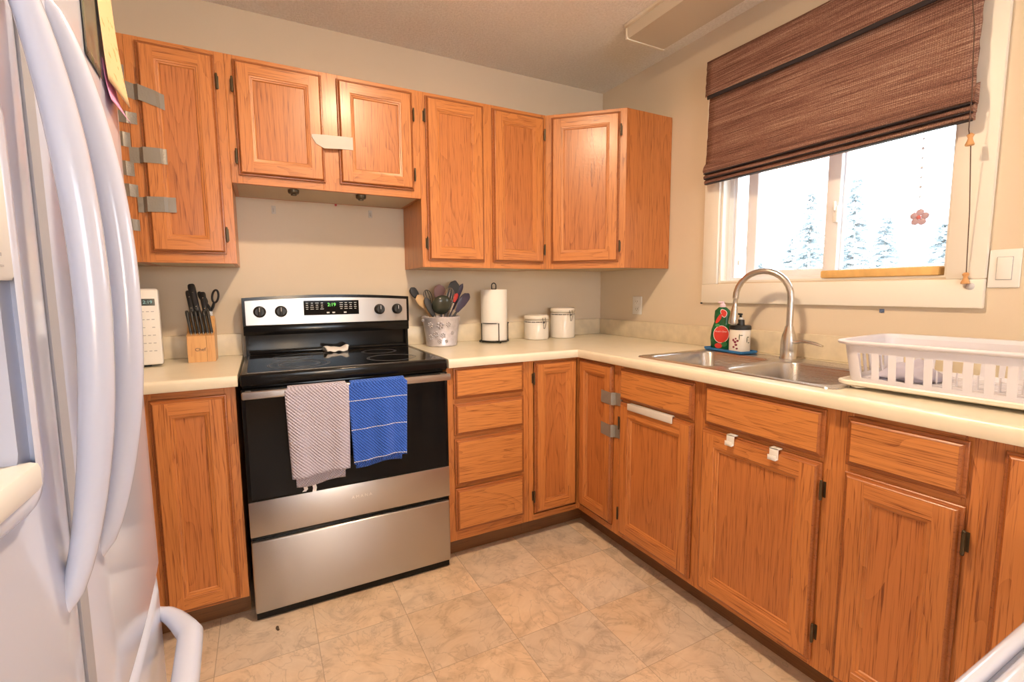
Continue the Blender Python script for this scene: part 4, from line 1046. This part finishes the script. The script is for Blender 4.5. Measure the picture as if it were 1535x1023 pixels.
b = MB()
for k in range(8):
    x = -.11 + k * .03; b.box((x - .002, -LY + .03, .006), (x + .002, LY - .03, .011), .001, 1)
for k in range(9):
    y = -.16 + k * .04
    for x in (-.06, .02): b.cyl((x, y, .006), (x, y, .045), .0028, .002, seg=8)
b.done('plate_pegs', RW, dk, world=False)
b = MB(); rnd = random.Random(5)
mR = local_matrix(dk)
def clo(u, v):
    p = Vector((-.10 + .15 * u + .01 * math.sin(6 * v), .16 - .12 * v + .008 * math.sin(9 * u), .014 + .052 * math.sin(PI * u) ** .6 * math.sin(PI * v) ** .6 * (.75 + .25 * math.sin(11 * u + 4) * math.sin(9 * v))))
    return mR @ p
b.grid(clo, 26, 22)
o = b.done('dish_cloth', towel('lavender_terry', (.62, .60, .72), (.42, .40, .55), 300)); mo = o.modifiers.new('thickness', 'SOLIDIFY'); mo.thickness = .004; mo.offset = 1
tag(o, 'pale lavender dish cloth crumpled inside the white dish rack', 'cloth')

# ---------------------------------------------------------------- refrigerator
FYC, FH = -1.863, .450
fg = thing('refrigerator', 'white french door refrigerator with curved handles in the left foreground', 'refrigerator', (-2.55, FYC, 0))
def fx(y): return -2.171 + .021 * (1 - ((y - FYC) / FH) ** 2)
def fdoor(ya, yb, z0, z1, rad=.008):
    """convex door slab between ya<yb"""
    def ring(e, z):
        y0, y1 = ya + e, yb - e; n = 14; r = rad; front = []
        for k in range(n + 1):
            y = y0 + (y1 - y0) * k / n; d = min(y - y0, y1 - y); cut = r - math.sqrt(max(0, r * r - max(0, r - d) ** 2))
            front.append((fx(y) - e - cut, y, z))
        ex = []
        for k in (.12, .3, .6):                                   # extra points round the corners
            for s in (0, 1):
                pass
        return [(-2.245, y0, z)] + front + [(-2.245, y1, z)]
    zs = [(.010, z0), (.004, z0 + .002), (.001, z0 + .006), (0, z0 + .012)] + [(0, z0 + .012 + (z1 - z0 - .024) * k / 6) for k in range(1, 6)] + [(0, z1 - .012), (.001, z1 - .006), (.004, z1 - .002), (.010, z1)]
    return MB().loft([ring(e, z) for e, z in zs])
ya, yb = FYC - FH, FYC + FH
MB().box((-2.93, ya + .004, .03), (-2.255, yb - .004, 1.745), .008).box((-2.26, ya + .012, .05), (-2.246, yb - .012, 1.735)).box((-2.90, ya + .03, 0), (-2.29, yb - .03, .03)).done('cabinet', [FRIDGE], fg)
MB().box((-2.2465, ya + .015, .08), (-2.2445, yb - .015, 1.73)).done('gasket', GASKET, fg)
near = fdoor(ya, FYC - .012, .685, 1.740).done('door', FRIDGE, fg, sharp=50)
far = fdoor(FYC + .012, yb, .685, 1.740).done('door', FRIDGE, fg, sharp=50)
MB().box((-2.2455, FYC - .0115, .70), (fx(FYC) - .0055, FYC + .0115, 1.73)).done('centre_strip', plain('light_grey_gasket', (.34, .35, .40), .6), fg)
fz = fdoor(ya, yb, .085, .668).done('freezer_drawer', FRIDGE, fg, sharp=50)
MB().box((-2.255, ya + .01, .03), (-2.215, yb - .01, .080), .004).done('kick_grille', FRIDGE_G, fg)
# dispenser recess cut out of the near door
DY0, DY1 = -2.232, -1.962
ct_ = MB().box((-2.202, DY0 + .020, 1.056), (-2.05, DY1 - .020, 1.202), .012, 3).done('cutter', FRIDGE)
mo = near.modifiers.new('recess', 'BOOLEAN'); mo.operation = 'DIFFERENCE'; mo.object = ct_; mo.solver = 'EXACT'
bpy.context.view_layer.update()
# the cutter shares world space with the door's parent offset
dg = bpy.context.evaluated_depsgraph_get(); me = bpy.data.meshes.new_from_object(near.evaluated_get(dg))
near.modifiers.clear(); near.data = me; bpy.data.objects.remove(ct_)
me.set_sharp_from_angle(angle=math.radians(40))
def yzr(y0, y1, z0, z1, r, off, n=6):
    out = []
    for cy, cz, a0 in ((y1 - r, z1 - r, 0), (y0 + r, z1 - r, PI / 2), (y0 + r, z0 + r, PI), (y1 - r, z0 + r, 1.5 * PI)):
        for k in range(n + 1):
            a = a0 + PI / 2 * k / n; y = cy + r * math.cos(a); out.append((fx(y) + off, y, cz + r * math.sin(a)))
    return out
b = MB()
z0, z1 = 1.018, 1.362
R4 = lambda e, off, r: yzr(DY0 + e, DY1 - e, z0 + e, z1 - e, r, off)
R5 = lambda e, off, r: yzr(DY0 + .018 + e, DY1 - .018 - e, 1.054 + e, 1.204 - e, r, off)
b.loft([R4(0, -.002, .03), R4(.002, .006, .03), R4(.007, .010, .027), R4(.014, .011, .022), R4(.018, .009, .02)], cap0=False, cap1=False)
so = b.done('dispenser_surround', FRIDGE, near, sharp=60)
b = MB()
ii = lambda e, off: [(fx(y) + off, y, z) for y, z in ((DY0 + .015 + e, 1.206 + e), (DY1 - .015 - e, 1.206 + e), (DY1 - .015 - e, z1 - .016 - e), (DY0 + .015 + e, z1 - .016 - e))]
b.loft([ii(0, -.004), ii(0, .007), ii(.003, .009)], cap0=False)
cp = b.done('control_panel', FRIDGE_G, near)
b = MB()
for k in range(5):
    y = DY1 - .040 - k * .045
    b.box((fx(y) + .0088, y - .006, 1.224), (fx(y) + .0096, y + .006, 1.2265)).box((fx(y) + .0088, y - .003, 1.236), (fx(y) + .0096, y + .003, 1.242))
    b.box((fx(y) + .0088, y - .008, 1.216), (fx(y) + .0096, y + .008, 1.2175))
b.done('button_icons', GREYPRINT, cp)
MB().box((-2.222, DY0 + .03, 1.035), (fx(DY1) + .012, DY1 - .014, 1.060), .006).done('drip_tray', FRIDGE_G, near)
MB().box((-2.2015, -2.13, 1.09), (-2.192, -2.06, 1.19), .004).done('paddle', FRIDGE_G, near)
# bowed handles
def vhandle(par, y, so):
    pts, rs = [], []
    for k in range(33):
        t_ = k / 32; s_ = math.sin(PI * t_) ** .62
        pts.append((fx(y) - .008 + so * s_, y, .893 + t_ * .610)); rs.append(.0075 + .0062 * min(1, s_ * 1.15))
    return MB().tube(pts, rs, 18, flat=(.95, 1.0)).done('handle', FRIDGE, par, sharp=70)
vhandle(near, FYC - .055, .047); vhandle(far, FYC + .055, .050)
pts, rs = [], []
for k in range(41):
    t_ = k / 40; s_ = min(1, math.sin(PI * t_) * 2.6) ** .6; y = -1.462 - t_ * .802
    pts.append((fx(y) - .012 + .060 * s_, y, .612)); rs.append(.010 + .009 * s_)
MB().tube(pts, rs, 18, flat=(1.0, .95)).done('handle', FRIDGE, fz, sharp=70)

# papers stuck to the far fridge door
def paper(name, label, y0, y1, z0, z1, m, curl, off, group=None, lift_side=0.0):
    b = MB()
    def fn(u, v):
        y = y0 + (y1 - y0) * u; z = z0 + (z1 - z0) * v
        x = fx(min(y, FYC + FH - .012)) + off + curl * (1 - v) ** 2.2 * (.4 + .6 * u) + lift_side * u * u
        return (x, y, z)
    b.grid(fn, 10, 16, uv=lambda u, v: (u, v)); o = b.done(name, m)
    mo = o.modifiers.new('thickness', 'SOLIDIFY'); mo.thickness = .0005; mo.offset = 1
    return tag(o, label, 'paper', group)
def scribble_mat():
    m, nt, b = new_mat('yellow_note_paper'); setb(b, rough=.7)
    tc = N(nt, 'ShaderNodeTexCoord'); mp = N(nt, 'ShaderNodeMapping'); mp.inputs['Scale'].default_value = (5, 15, 1); L(nt, tc.outputs['UV'], mp.inputs[0])
    n = N(nt, 'ShaderNodeTexNoise'); n.inputs['Scale'].default_value = 1.0; n.inputs['Detail'].default_value = 2; L(nt, mp.outputs[0], n.inputs['Vector'])
    L(nt, ramp(nt, n.outputs['Fac'], [(.60, (.66, .47, .27)), (.66, (.62, .26, .09))]), b.inputs['Base Color']); return m
def photo_mat():
    m, nt, b = new_mat('dark_snapshot'); setb(b, rough=.25)
    tc = N(nt, 'ShaderNodeTexCoord'); n = N(nt, 'ShaderNodeTexNoise'); n.inputs['Scale'].default_value = 4; n.inputs['Detail'].default_value = 3; L(nt, tc.outputs['UV'], n.inputs['Vector'])
    L(nt, ramp(nt, n.outputs['Fac'], [(.3, (.03, .025, .02)), (.5, (.16, .15, .13)), (.62, (.12, .16, .07)), (.72, (.25, .05, .06))]), b.inputs['Base Color']); return m
paper('note_paper', 'long yellow note with orange marks stuck on the fridge door', -1.580, -1.455, 1.505, 1.735, scribble_mat(), .014, .0025, None, .002)
paper('pink_note', 'pink slip of paper peeking out below the yellow note', -1.565, -1.452, 1.482, 1.540, plain('pink_paper', (.72, .30, .55), .7), .016, .0012)
paper('photo_print', 'dark glossy snapshot stuck on the fridge beside the yellow note', -1.675, -1.590, 1.500, 1.735, photo_mat(), .0, .002)

# ---------------------------------------------------------------- woven roman blind
bl = thing('roman_blind', 'brown woven reed roman blind pulled half up over the window', 'blind', (-.045, -1.345, 1.7))
BY0, BY1 = -1.838, -.862
def sheet(name, prof, th, ya=BY0, yb=BY1, wob=.0012, m=REED, seed=0):
    rnd = random.Random(seed); ph = [rnd.uniform(0, 6) for _ in range(6)]
    b = MB(); n = len(prof) - 1
    def fn(u, v):
        x, z = prof[round(v * n)]
        e = wob * (math.sin(37 * v + ph[0]) + .6 * math.sin(83 * v + ph[1])) * (1 if u > .5 else -1) if u in (0, 1) else 0
        return (x + .002 * math.sin(7 * u + ph[2]), ya + (yb - ya) * u + e, z + .0025 * math.sin(5 * u + ph[3]) * 1)
    b.grid(fn, 24, n)
    o = b.done(name, m, bl); mo = o.modifiers.new('thickness', 'SOLIDIFY'); mo.thickness = th; mo.offset = 0
    return o
lerp = lambda a, c, n: [(a[0] + (c[0] - a[0]) * k / n, a[1] + (c[1] - a[1]) * k / n) for k in range(n + 1)]
sheet('valance', lerp((-.072, 2.245), (-.078, 2.088), 10), .005, seed=1)
sheet('valance_binding', lerp((-.0785, 2.090), (-.0785, 2.074), 2), .006, wob=.001, m=BIND, ya=BY0 + .002, yb=BY1 - .012, seed=1)
sheet('shade_panel', lerp((-.050, 2.24), (-.068, 1.752), 24), .005, ya=BY0 + .008, yb=BY1 - .004, seed=2)
def fold(zt, zb, xo, ya, yb):
    pr = [(-.050, zt)] + [(-.054 - xo * math.sin(PI * .5 * k / 6), zt - (zt - zb) * .80 * k / 6) for k in range(1, 7)] + [(-.054 - xo * math.cos(PI * .5 * k / 4), zt - (zt - zb) * (.80 + .20 * math.sin(PI * .5 * k / 4))) for k in range(1, 5)] + [(-.050, zb)]
    n = 16
    MB().loft([[(x + .0015 * math.sin(7 * k / n), ya + (yb - ya) * k / n, z + .0025 * math.sin(5 * k / n + 2)) for x, z in pr] for k in range(n + 1)]).done('fold', REED, bl)
fold(1.800, 1.738, .030, BY0 + .002, BY1); fold(1.745, 1.714, .026, BY0 + .004, BY1 - .001); fold(1.722, 1.692, .021, BY0 + .006, BY1 - .002)
for z, x in ((1.7400, -.0845), (1.7160, -.0805), (1.6935, -.0755)):
    MB().box((x - .0015, BY0 + .008, z - .003), (x + .016, BY1 - .006, z + .001), .001, 1).done('fold_binding', BIND, bl)
MB().box((-.060, BY0 + .01, 2.215), (-.019, BY1 - .01, 2.245), .003).done('headrail', plain('brown_rail', (.12, .06, .04), .6), bl)
b = MB()
CY = -1.834
b.tube([(-.086, CY + .03, 2.10), (-.084, CY + .012, 1.96), (-.094, CY, 1.76), (-.094, CY, 1.66), (-.075, CY - .001, 1.62), (-.045, CY - .002, 1.43), (-.028, CY - .002, 1.235)], .0014, 6)
b.done('cord', plain('brown_cord', (.10, .06, .045), .8), bl)
def knob(x, y, z):
    MB().lathe([(.004, .017), (.009, .012), (.0055, .003), (.007, -.004), (.011, -.014), (.0105, -.018), (.004, -.019)], (x, y, z), 16).done('cord_knob', KNOBWOOD, bl)
knob(-.082, CY - .001, 1.634); knob(-.030, CY - .002, 1.225)
b = MB(); b.lathe([(.0105, 0), (.0105, .003), (.007, .006), (0, .007)], seg=20, m=Matrix.Translation((-.0205, -1.846, 1.199)) @ Matrix.Rotation(-PI / 2, 4, 'Y'), cap1=False)
tag(b.done('cord_cleat', plain('clear_grey_plastic', (.55, .54, .58), .2)), 'small round clear plastic cleat on the window trim below the wooden knob', 'cleat')

# yellow foam strip lying on the bottom of the window frame
b = MB(); b.box((-.012, -1.762, 1.2365), (.040, -1.388, 1.266), .006, 2)
tag(b.done('foam_strip', plain('yellow_foam', (.74, .46, .17), .85, bump=.5, bscale=120, var=.12, vscale=30)), 'yellow foam strip lying along the bottom of the window', 'strip')
# suncatcher
sn = thing('suncatcher', 'clear beaded suncatcher with pink flower hanging in the right window pane', 'suncatcher', (.05, -1.672, 1.42))
b = MB(); b.tube([(.05, -1.665, 1.80), (.05, -1.670, 1.47)], .0007, 5); b.done('thread', plain('pale_thread', (.6, .6, .62), .6), sn)
CLR = plain('pale_crystal', (.72, .72, .78), .1)
b = MB()
for k in range(7): b.sphere((.05, -1.667 - .0004 * k, 1.70 - k * .032), .0048 if k % 2 else .0034, seg=8)
b.done('bead', CLR, sn)
b = MB()
for k in range(5):
    a = 2 * PI * k / 5 + .4; b.sphere((.05, -1.672 + .017 * math.cos(a), 1.437 + .017 * math.sin(a)), .012, seg=10, sc=(.3, 1, 1))
b.done('petal', plain('lilac_petal', (.55, .42, .52), .25), sn)
MB().sphere((.047, -1.672, 1.437), .007, seg=10).done('flower_centre', plain('pink_bead', (.75, .22, .22), .3), sn)

# ---------------------------------------------------------------- small things on the walls
def plate(name, label, cat, y0, y1, z0, z1):
    t_ = thing(name, label, cat, (-.001, (y0 + y1) / 2, (z0 + z1) / 2))
    MB().box((-.0065, y0, z0), (-.0004, y1, z1), .003, 3).done('cover_plate', WHITEP, t_)
    return t_
o = plate('wall_outlet', 'white duplex outlet on the right wall under the corner cabinet', 'outlet', -.388, -.312, 1.052, 1.158)
for zc in (1.127, 1.083):
    f = MB().box((-.0085, -.367, zc - .014), (-.006, -.333, zc + .014), .001, 2).done('receptacle', WHITEP, o)
    b = MB(); b.box((-.0088, -.358, zc - .003), (-.0084, -.356, zc + .007)).box((-.0088, -.344, zc - .003), (-.0084, -.342, zc + .006)).cyl((-.0088, -.350, zc - .008), (-.0084, -.350, zc - .008), .0022, seg=8)
    b.done('slots', DARKLINE, f)
o = plate('light_switch', 'white rocker light switch right of the window trim', 'switch', -1.950, -1.8795, 1.194, 1.308)
MB().box((-.0072, -1.933, 1.217), (-.006, -1.897, 1.286)).done('rocker_frame', GREYPRINT, o)
MB().box((-.0105, -1.9315, 1.2185), (-.006, -1.8985, 1.2845), .002, 2).done('rocker', WHITEP, o)
for x, z, lb in ((-1.897, 1.578, 'small clear adhesive hook on the back wall above the stove, left one'), (-1.461, 1.587, 'small clear adhesive hook on the back wall above the stove, right one')):
    b = MB(); b.box((x - .009, -.003, z - .020), (x + .009, -.0003, z + .016), .001).tube([(x, -.003, z + .004), (x, -.010, z - .004), (x, -.011, z - .012), (x, -.016, z - .012), (x, -.018, z - .004)], .003, 8)
    tag(b.done('adhesive_hook', plain('clear_white_plastic', (.60, .56, .50), .25)), lb, 'hook', 'hooks above the stove')
b = MB(); b.cyl((-1.625, -.0004, 1.617), (-1.625, -.008, 1.617), .0045, .006, 12)
tag(b.done('push_pin', plain('red_plastic', (.5, .05, .04), .35)), 'tiny red push pin on the wall above the stove', 'pin')
b = MB(); b.box((-.004, -1.612, 1.108), (-.0004, -1.597, 1.121), .001).sphere((-.005, -1.605, 1.111), .004, seg=8)
tag(b.done('wall_tack', plain('blue_plastic', (.12, .17, .30), .4)), 'small blue tack on the wall below the window trim', 'tack')
b = MB(); b.sphere((-.006, -.815, 1.128), .0055, seg=8, sc=(1, 1.2, .8)); b.cyl((-.006, -.815, 1.128), (-.0003, -.815, 1.128), .002, seg=6)
tag(b.done('wall_screw', BLACKP), 'dark screw head at the lower left corner of the window trim', 'screw')

# ---------------------------------------------------------------- tapes, handles and hooks on the cabinets
def tape(label, path, side, w_, m=DUCT, group=None, th=.0006, name='duct_tape'):
    return tag(MB().ribbon(path, side, w_, th, 0).done(name, m, recalc=True), label, 'tape', group)
YF, YD, YP = -.3130, -.3334, -.3235
g = 'long tapes holding the left cabinet door'
for (zl, zr_, xl, xr, lb) in ((1.913, 1.880, -2.352, -2.240, 'uppermost of three long grey tapes across the left cabinet door edge'), (1.688, 1.690, -2.357, -2.245, 'middle one of three long grey tapes across the left cabinet door edge'), (1.515, 1.520, -2.345, -2.229, 'lowest of three long grey tapes across the left cabinet door edge')):
    zz = lambda x: zl + (zr_ - zl) * (x - xl) / (xr - xl)
    xs = [(xl, YF - .0012), (-2.328, YF - .0015), (-2.3185, YD + .006), (-2.314, YD - .0012), (-2.264, YD - .0012), (-2.254, YP - .003), (xr, YP - .0022)]
    tape(lb, [(x, y, zz(x)) for x, y in xs], (0, 0, 1), .054, group=g)
lbs = ['topmost short grey tape on the cabinet edge behind the fridge', 'second short grey tape from the top on the cabinet edge behind the fridge', 'third short grey tape from the top on the cabinet edge behind the fridge',
       'third short grey tape from the bottom on the cabinet edge behind the fridge', 'second short grey tape from the bottom on the cabinet edge behind the fridge', 'lowest short grey tape on the cabinet edge behind the fridge']
for lb, (z, xl, xr, wv) in zip(lbs, ((1.972, -2.392, -2.352, .048), (1.818, -2.388, -2.326, .040), (1.742, -2.392, -2.350, .050), (1.642, -2.392, -2.346, .050), (1.566, -2.390, -2.340, .044), (1.445, -2.385, -2.344, .040))):
    tape(lb, [(xl, YF - .0008, z), ((xl + xr) / 2 - .004, YF - .0008, z - .001), ((xl + xr) / 2, YF - .0035, z - .001), ((xl + xr) / 2 + .004, YF - .001, z - .002), (xr, YF - .0012, z - .004)], (0, 0, 1), wv, group='short tapes on the cabinet edge')
b = MB(); pth = [(-1.752, 1.838), (-1.735, 1.8405), (-1.706, 1.8425), (-1.675, 1.8435), (-1.646, 1.8445), (-1.590, 1.8465)]; bot = [1.828, 1.802, 1.788, 1.790, 1.793, 1.795]
b.loft([[(x, YD - .0004, z), (x, YD - .0004, zb), (x, YD - .0011, zb), (x, YD - .0011, z)] for (x, z), zb in zip(pth, bot)])
tag(b.done('pale_tape', MASK), 'pale torn tape joining the two short doors above the stove', 'tape')
XF, XD = -.6112, -.6312
for z, lb in ((.722, 'upper grey tape on the narrow corner door'), (.576, 'lower grey tape on the narrow corner door')):
    tape(lb, [(XD - .0006, -.812, z), (XD - .0010, -.868, z - .003), (XD - .0012, -.881, z - .003), (XF - .0016, -.890, z - .003), (XF - .0010, -.932, z - .002)], (0, 0, 1), .056, group='tapes on the corner door')
b = MB(); b.box((-.6395, -1.236, .694), (-.6315, -.992, .7225), .003, 3).box((-.6390, -1.232, .7175), (-.616, -.996, .7225), .002, 2)
tag(b.done('door_bar', plain('pale_grey_plastic', (.62, .59, .55), .4)), 'pale plastic bar hooked over the left door under the sink', 'bar')
for y, lb in ((-1.485, 'left white plastic hook over the right sink cabinet door'), (-1.635, 'right white plastic hook over the right sink cabinet door')):
    b = MB(); b.box((-.6345, y - .014, .686), (-.6315, y + .014, .7195), .001, 2).box((-.6345, y - .014, .7155), (-.612, y + .014, .7195), .001, 2)
    b.box((-.6445, y - .013, .684), (-.632, y + .013, .689), .002, 2).box((-.6445, y - .013, .684), (-.6415, y + .013, .700), .001, 2)
    tag(b.done('door_hook', WHITEP), lb, 'hook', 'hooks on the sink cabinet door')

# ---------------------------------------------------------------- ceiling fixtures
fxr = thing('fluorescent_fixture', 'long cream fluorescent ceiling fixture near the window, unlit', 'ceiling light', (-.28, -1.28, ZC))
b = MB(); x0, x1, y0, y1 = -.398, -.160, -1.90, -.670
b.loft([[(x0 + e, y0 + .006, z), (x0 + e, y1 - .006, z), (x1 - e, y1 - .006, z), (x1 - e, y0 + .006, z)] for e, z in ((0, ZC - .012), (.002, ZC - .050), (.008, ZC - .060))])
b.done('lens', LENS, fxr)
b = MB(); b.box((x0 - .014, y0, ZC - .014), (x0 + .002, y1, ZC - .0005), .002).box((x1 - .002, y0, ZC - .030), (x1 + .036, y1, ZC - .0005), .003)
b.box((x0, y0 - .006, ZC - .063), (x1, y0 + .006, ZC - .0005), .002).box((x0, y1 - .006, ZC - .063), (x1, y1 + .006, ZC - .0005), .002)
b.done('frame', RIM, fxr)
lamp = thing('ceiling_lamp', 'small round warm ceiling downlight in the middle of the kitchen', 'ceiling light', (-1.46, -1.52, ZC))
MB().lathe([(.075, -.0005), (.075, -.026), (.068, -.030), (.061, -.030), (.061, -.020)], (-1.46, -1.52, ZC), 32).done('canopy', WHITEP, lamp)
MB().lathe([(.060, -.030), (.060, -.036), (.001, -.038)], (-1.46, -1.52, ZC), 32).done('diffuser', emit('warm_diffuser', LAMP_COL, LAMP), lamp)

fill_lamp = thing('added_fill_lamp', 'unseen fill light with a frosted globe, added behind the camera to brighten the room', 'fill light', (-1.7, -4.1, 0))  # added out of view as warm fill, mainly to lift the ceiling
MB().lathe([(.14, .0005), (.14, .015), (.02, .03)], (-1.7, -4.1, 0), 28).done('base', BLACKP, fill_lamp)
MB().cyl((-1.7, -4.1, .02), (-1.7, -4.1, 1.07), .012, seg=12).done('pole', BLACKP, fill_lamp)
MB().sphere((-1.7, -4.1, 1.21), .15, seg=32).done('globe', emit('warm_fill_globe', LAMP_COL, FILL_GLOBE), fill_lamp)

# white table in the near right corner
tb = thing('table', 'white round edged table corner at the bottom right foreground', 'table', (-1.05, -2.58, 0))
TZ = .742
b = MB(); b.box((-1.72, -2.88, TZ - .026), (-.72, -2.302, TZ), .012, 4).box((-1.70, -2.875, TZ - .032), (-.74, -2.312, TZ - .020), .004)
b.done('tabletop', FRIDGE, tb)
b = MB(); pts = [(-1.722, -2.290, TZ - .008), (-.718, -2.290, TZ - .008)]; b.tube(pts, .0085, 14).box((-1.715, -2.305, TZ - .018), (-.725, -2.290, TZ - .012)); b.done('edge_rail', FRIDGE, tb)
for x in (-1.66, -.78):
    for y in (-2.84, -2.35): MB().cyl((x, y, 0), (x, y, TZ - .03), .018, .02, 16).done('leg', FRIDGE, tb)

# small brown crumb mark: a dead leaf scrap on the floor before the stove
p = Vector((-1.985, -.700, .0))
b = MB(); b.sphere((p.x, p.y, .003), .010, seg=8, sc=(.55, 1.1, .28)).sphere((p.x + .003, p.y - .012, .003), .006, seg=8, sc=(.7, .9, .4))
tag(b.done('floor_crumb', plain('dark_crumb', (.09, .055, .03), .8)), 'small dark crumb on the floor just before the stove', 'crumb')

# ---------------------------------------------------------------- trees outside
def conifer(label, x, y, h, r, seed, col):
    rnd = random.Random(seed); t_ = thing('conifer', label, 'tree', (x, y, -.85), rnd.uniform(0, 6), 'conifers outside the window')
    MB().tube([(0, 0, 0), (0, 0, h)], [h * .02, .01], 8).done('trunk', plain('grey_bark', (.30, .28, .26), .9), t_, world=False)
    b = MB(); n = int(24 + h * 3)
    for i in range(n):
        f = i / n; z = h * (.08 + .9 * f); rr = r * (1 - f) ** .8 * rnd.uniform(.7, 1.1) + .05
        for k in range(7):
            a = rnd.uniform(0, 2 * PI); L_ = rr * rnd.uniform(.6, 1.0); d = Vector((math.cos(a), math.sin(a), 0)); s_ = Vector((-d.y, d.x, 0))
            for q in range(7):
                u = (q + .5) / 7; p = Vector((0, 0, z)) + d * L_ * u + Vector((0, 0, L_ * (.12 * u - .38 * u * u)))
                for sg in (-1, 1):
                    ln = (.10 + .22 * L_ * (1 - u * .7)) * rnd.uniform(.6, 1.2)
                    e = p + d * ln * .7 + s_ * sg * ln + Vector((0, 0, rnd.uniform(-.10, .06))); w_ = Vector((rnd.uniform(-.02, .02), rnd.uniform(-.02, .02), .035))
                    b.poly([p - w_, e, p + w_])
    b.done('foliage', col, t_, world=False, recalc=False)
def bare(label, x, y, h, seed, col):
    rnd = random.Random(seed); t_ = thing('bare_tree', label, 'tree', (x, y, -.85), rnd.uniform(0, 6), 'bare trees outside the window')
    tr, tw = MB(), MB()
    tr.tube([(0, 0, 0), (.05, .02, h * .5), (.02, .06, h)], [h * .013, h * .008, .01], 8)
    for i in range(70):
        z = h * rnd.uniform(.22, .98); a = rnd.uniform(0, 2 * PI); L_ = (h - z) * .28 + rnd.uniform(.2, .7); d = Vector((math.cos(a), math.sin(a), 0))
        p0 = Vector((.03, .03, z)); p1 = p0 + d * L_ * .5 + Vector((0, 0, L_ * .45)); p2 = p0 + d * L_ + Vector((0, 0, L_ * 1.1))
        tw.tube([p0, p1, p2], [.022, .014, .006], 5)
        for q in range(4):
            s0 = p0.lerp(p2, rnd.uniform(.3, .95)); e = s0 + Vector((rnd.uniform(-.35, .35), rnd.uniform(-.35, .35), rnd.uniform(.1, .5))); tw.tube([s0, e], [.009, .004], 4)
    tr.done('trunk', col, t_, world=False); tw.done('branches', col, t_, world=False)
NEED = plain('overexposed_needles', (.34, .385, .40), .9, var=.10, vscale=2)  # needle colour lifted to stand in for outdoor overexposure
TWIG = plain('pale_birch_twigs', (.36, .36, .37), .9)
conifer('tall conifer at the right side of the left window pane', 12.0, 5.72, 4.9, 1.15, 1, NEED)
conifer('tallest conifer just right of the window centre bar', 15.0, 6.1, 5.7, 1.35, 2, NEED)
conifer('broad lower conifer in the middle of the right pane', 18.5, 6.79, 4.8, 1.6, 3, NEED)
conifer('lower conifer in the middle of the left pane', 16.0, 8.68, 4.1, 1.4, 4, NEED)
conifer('small conifer at the right edge of the right pane', 15.0, 3.8, 3.95, 1.2, 5, NEED)
conifer('small far conifer at the lower left of the left pane', 19.0, 12.1, 3.4, 1.5, 6, NEED)
bare('bare tree in the right half of the right pane', 21.5, 7.15, 5.9, 11, TWIG)
bare('tall faint bare tree in the middle of the right pane', 25.0, 9.4, 6.4, 12, TWIG)
bare('slim bare tree near the right edge of the right pane', 20.5, 4.3, 5.0, 13, TWIG)
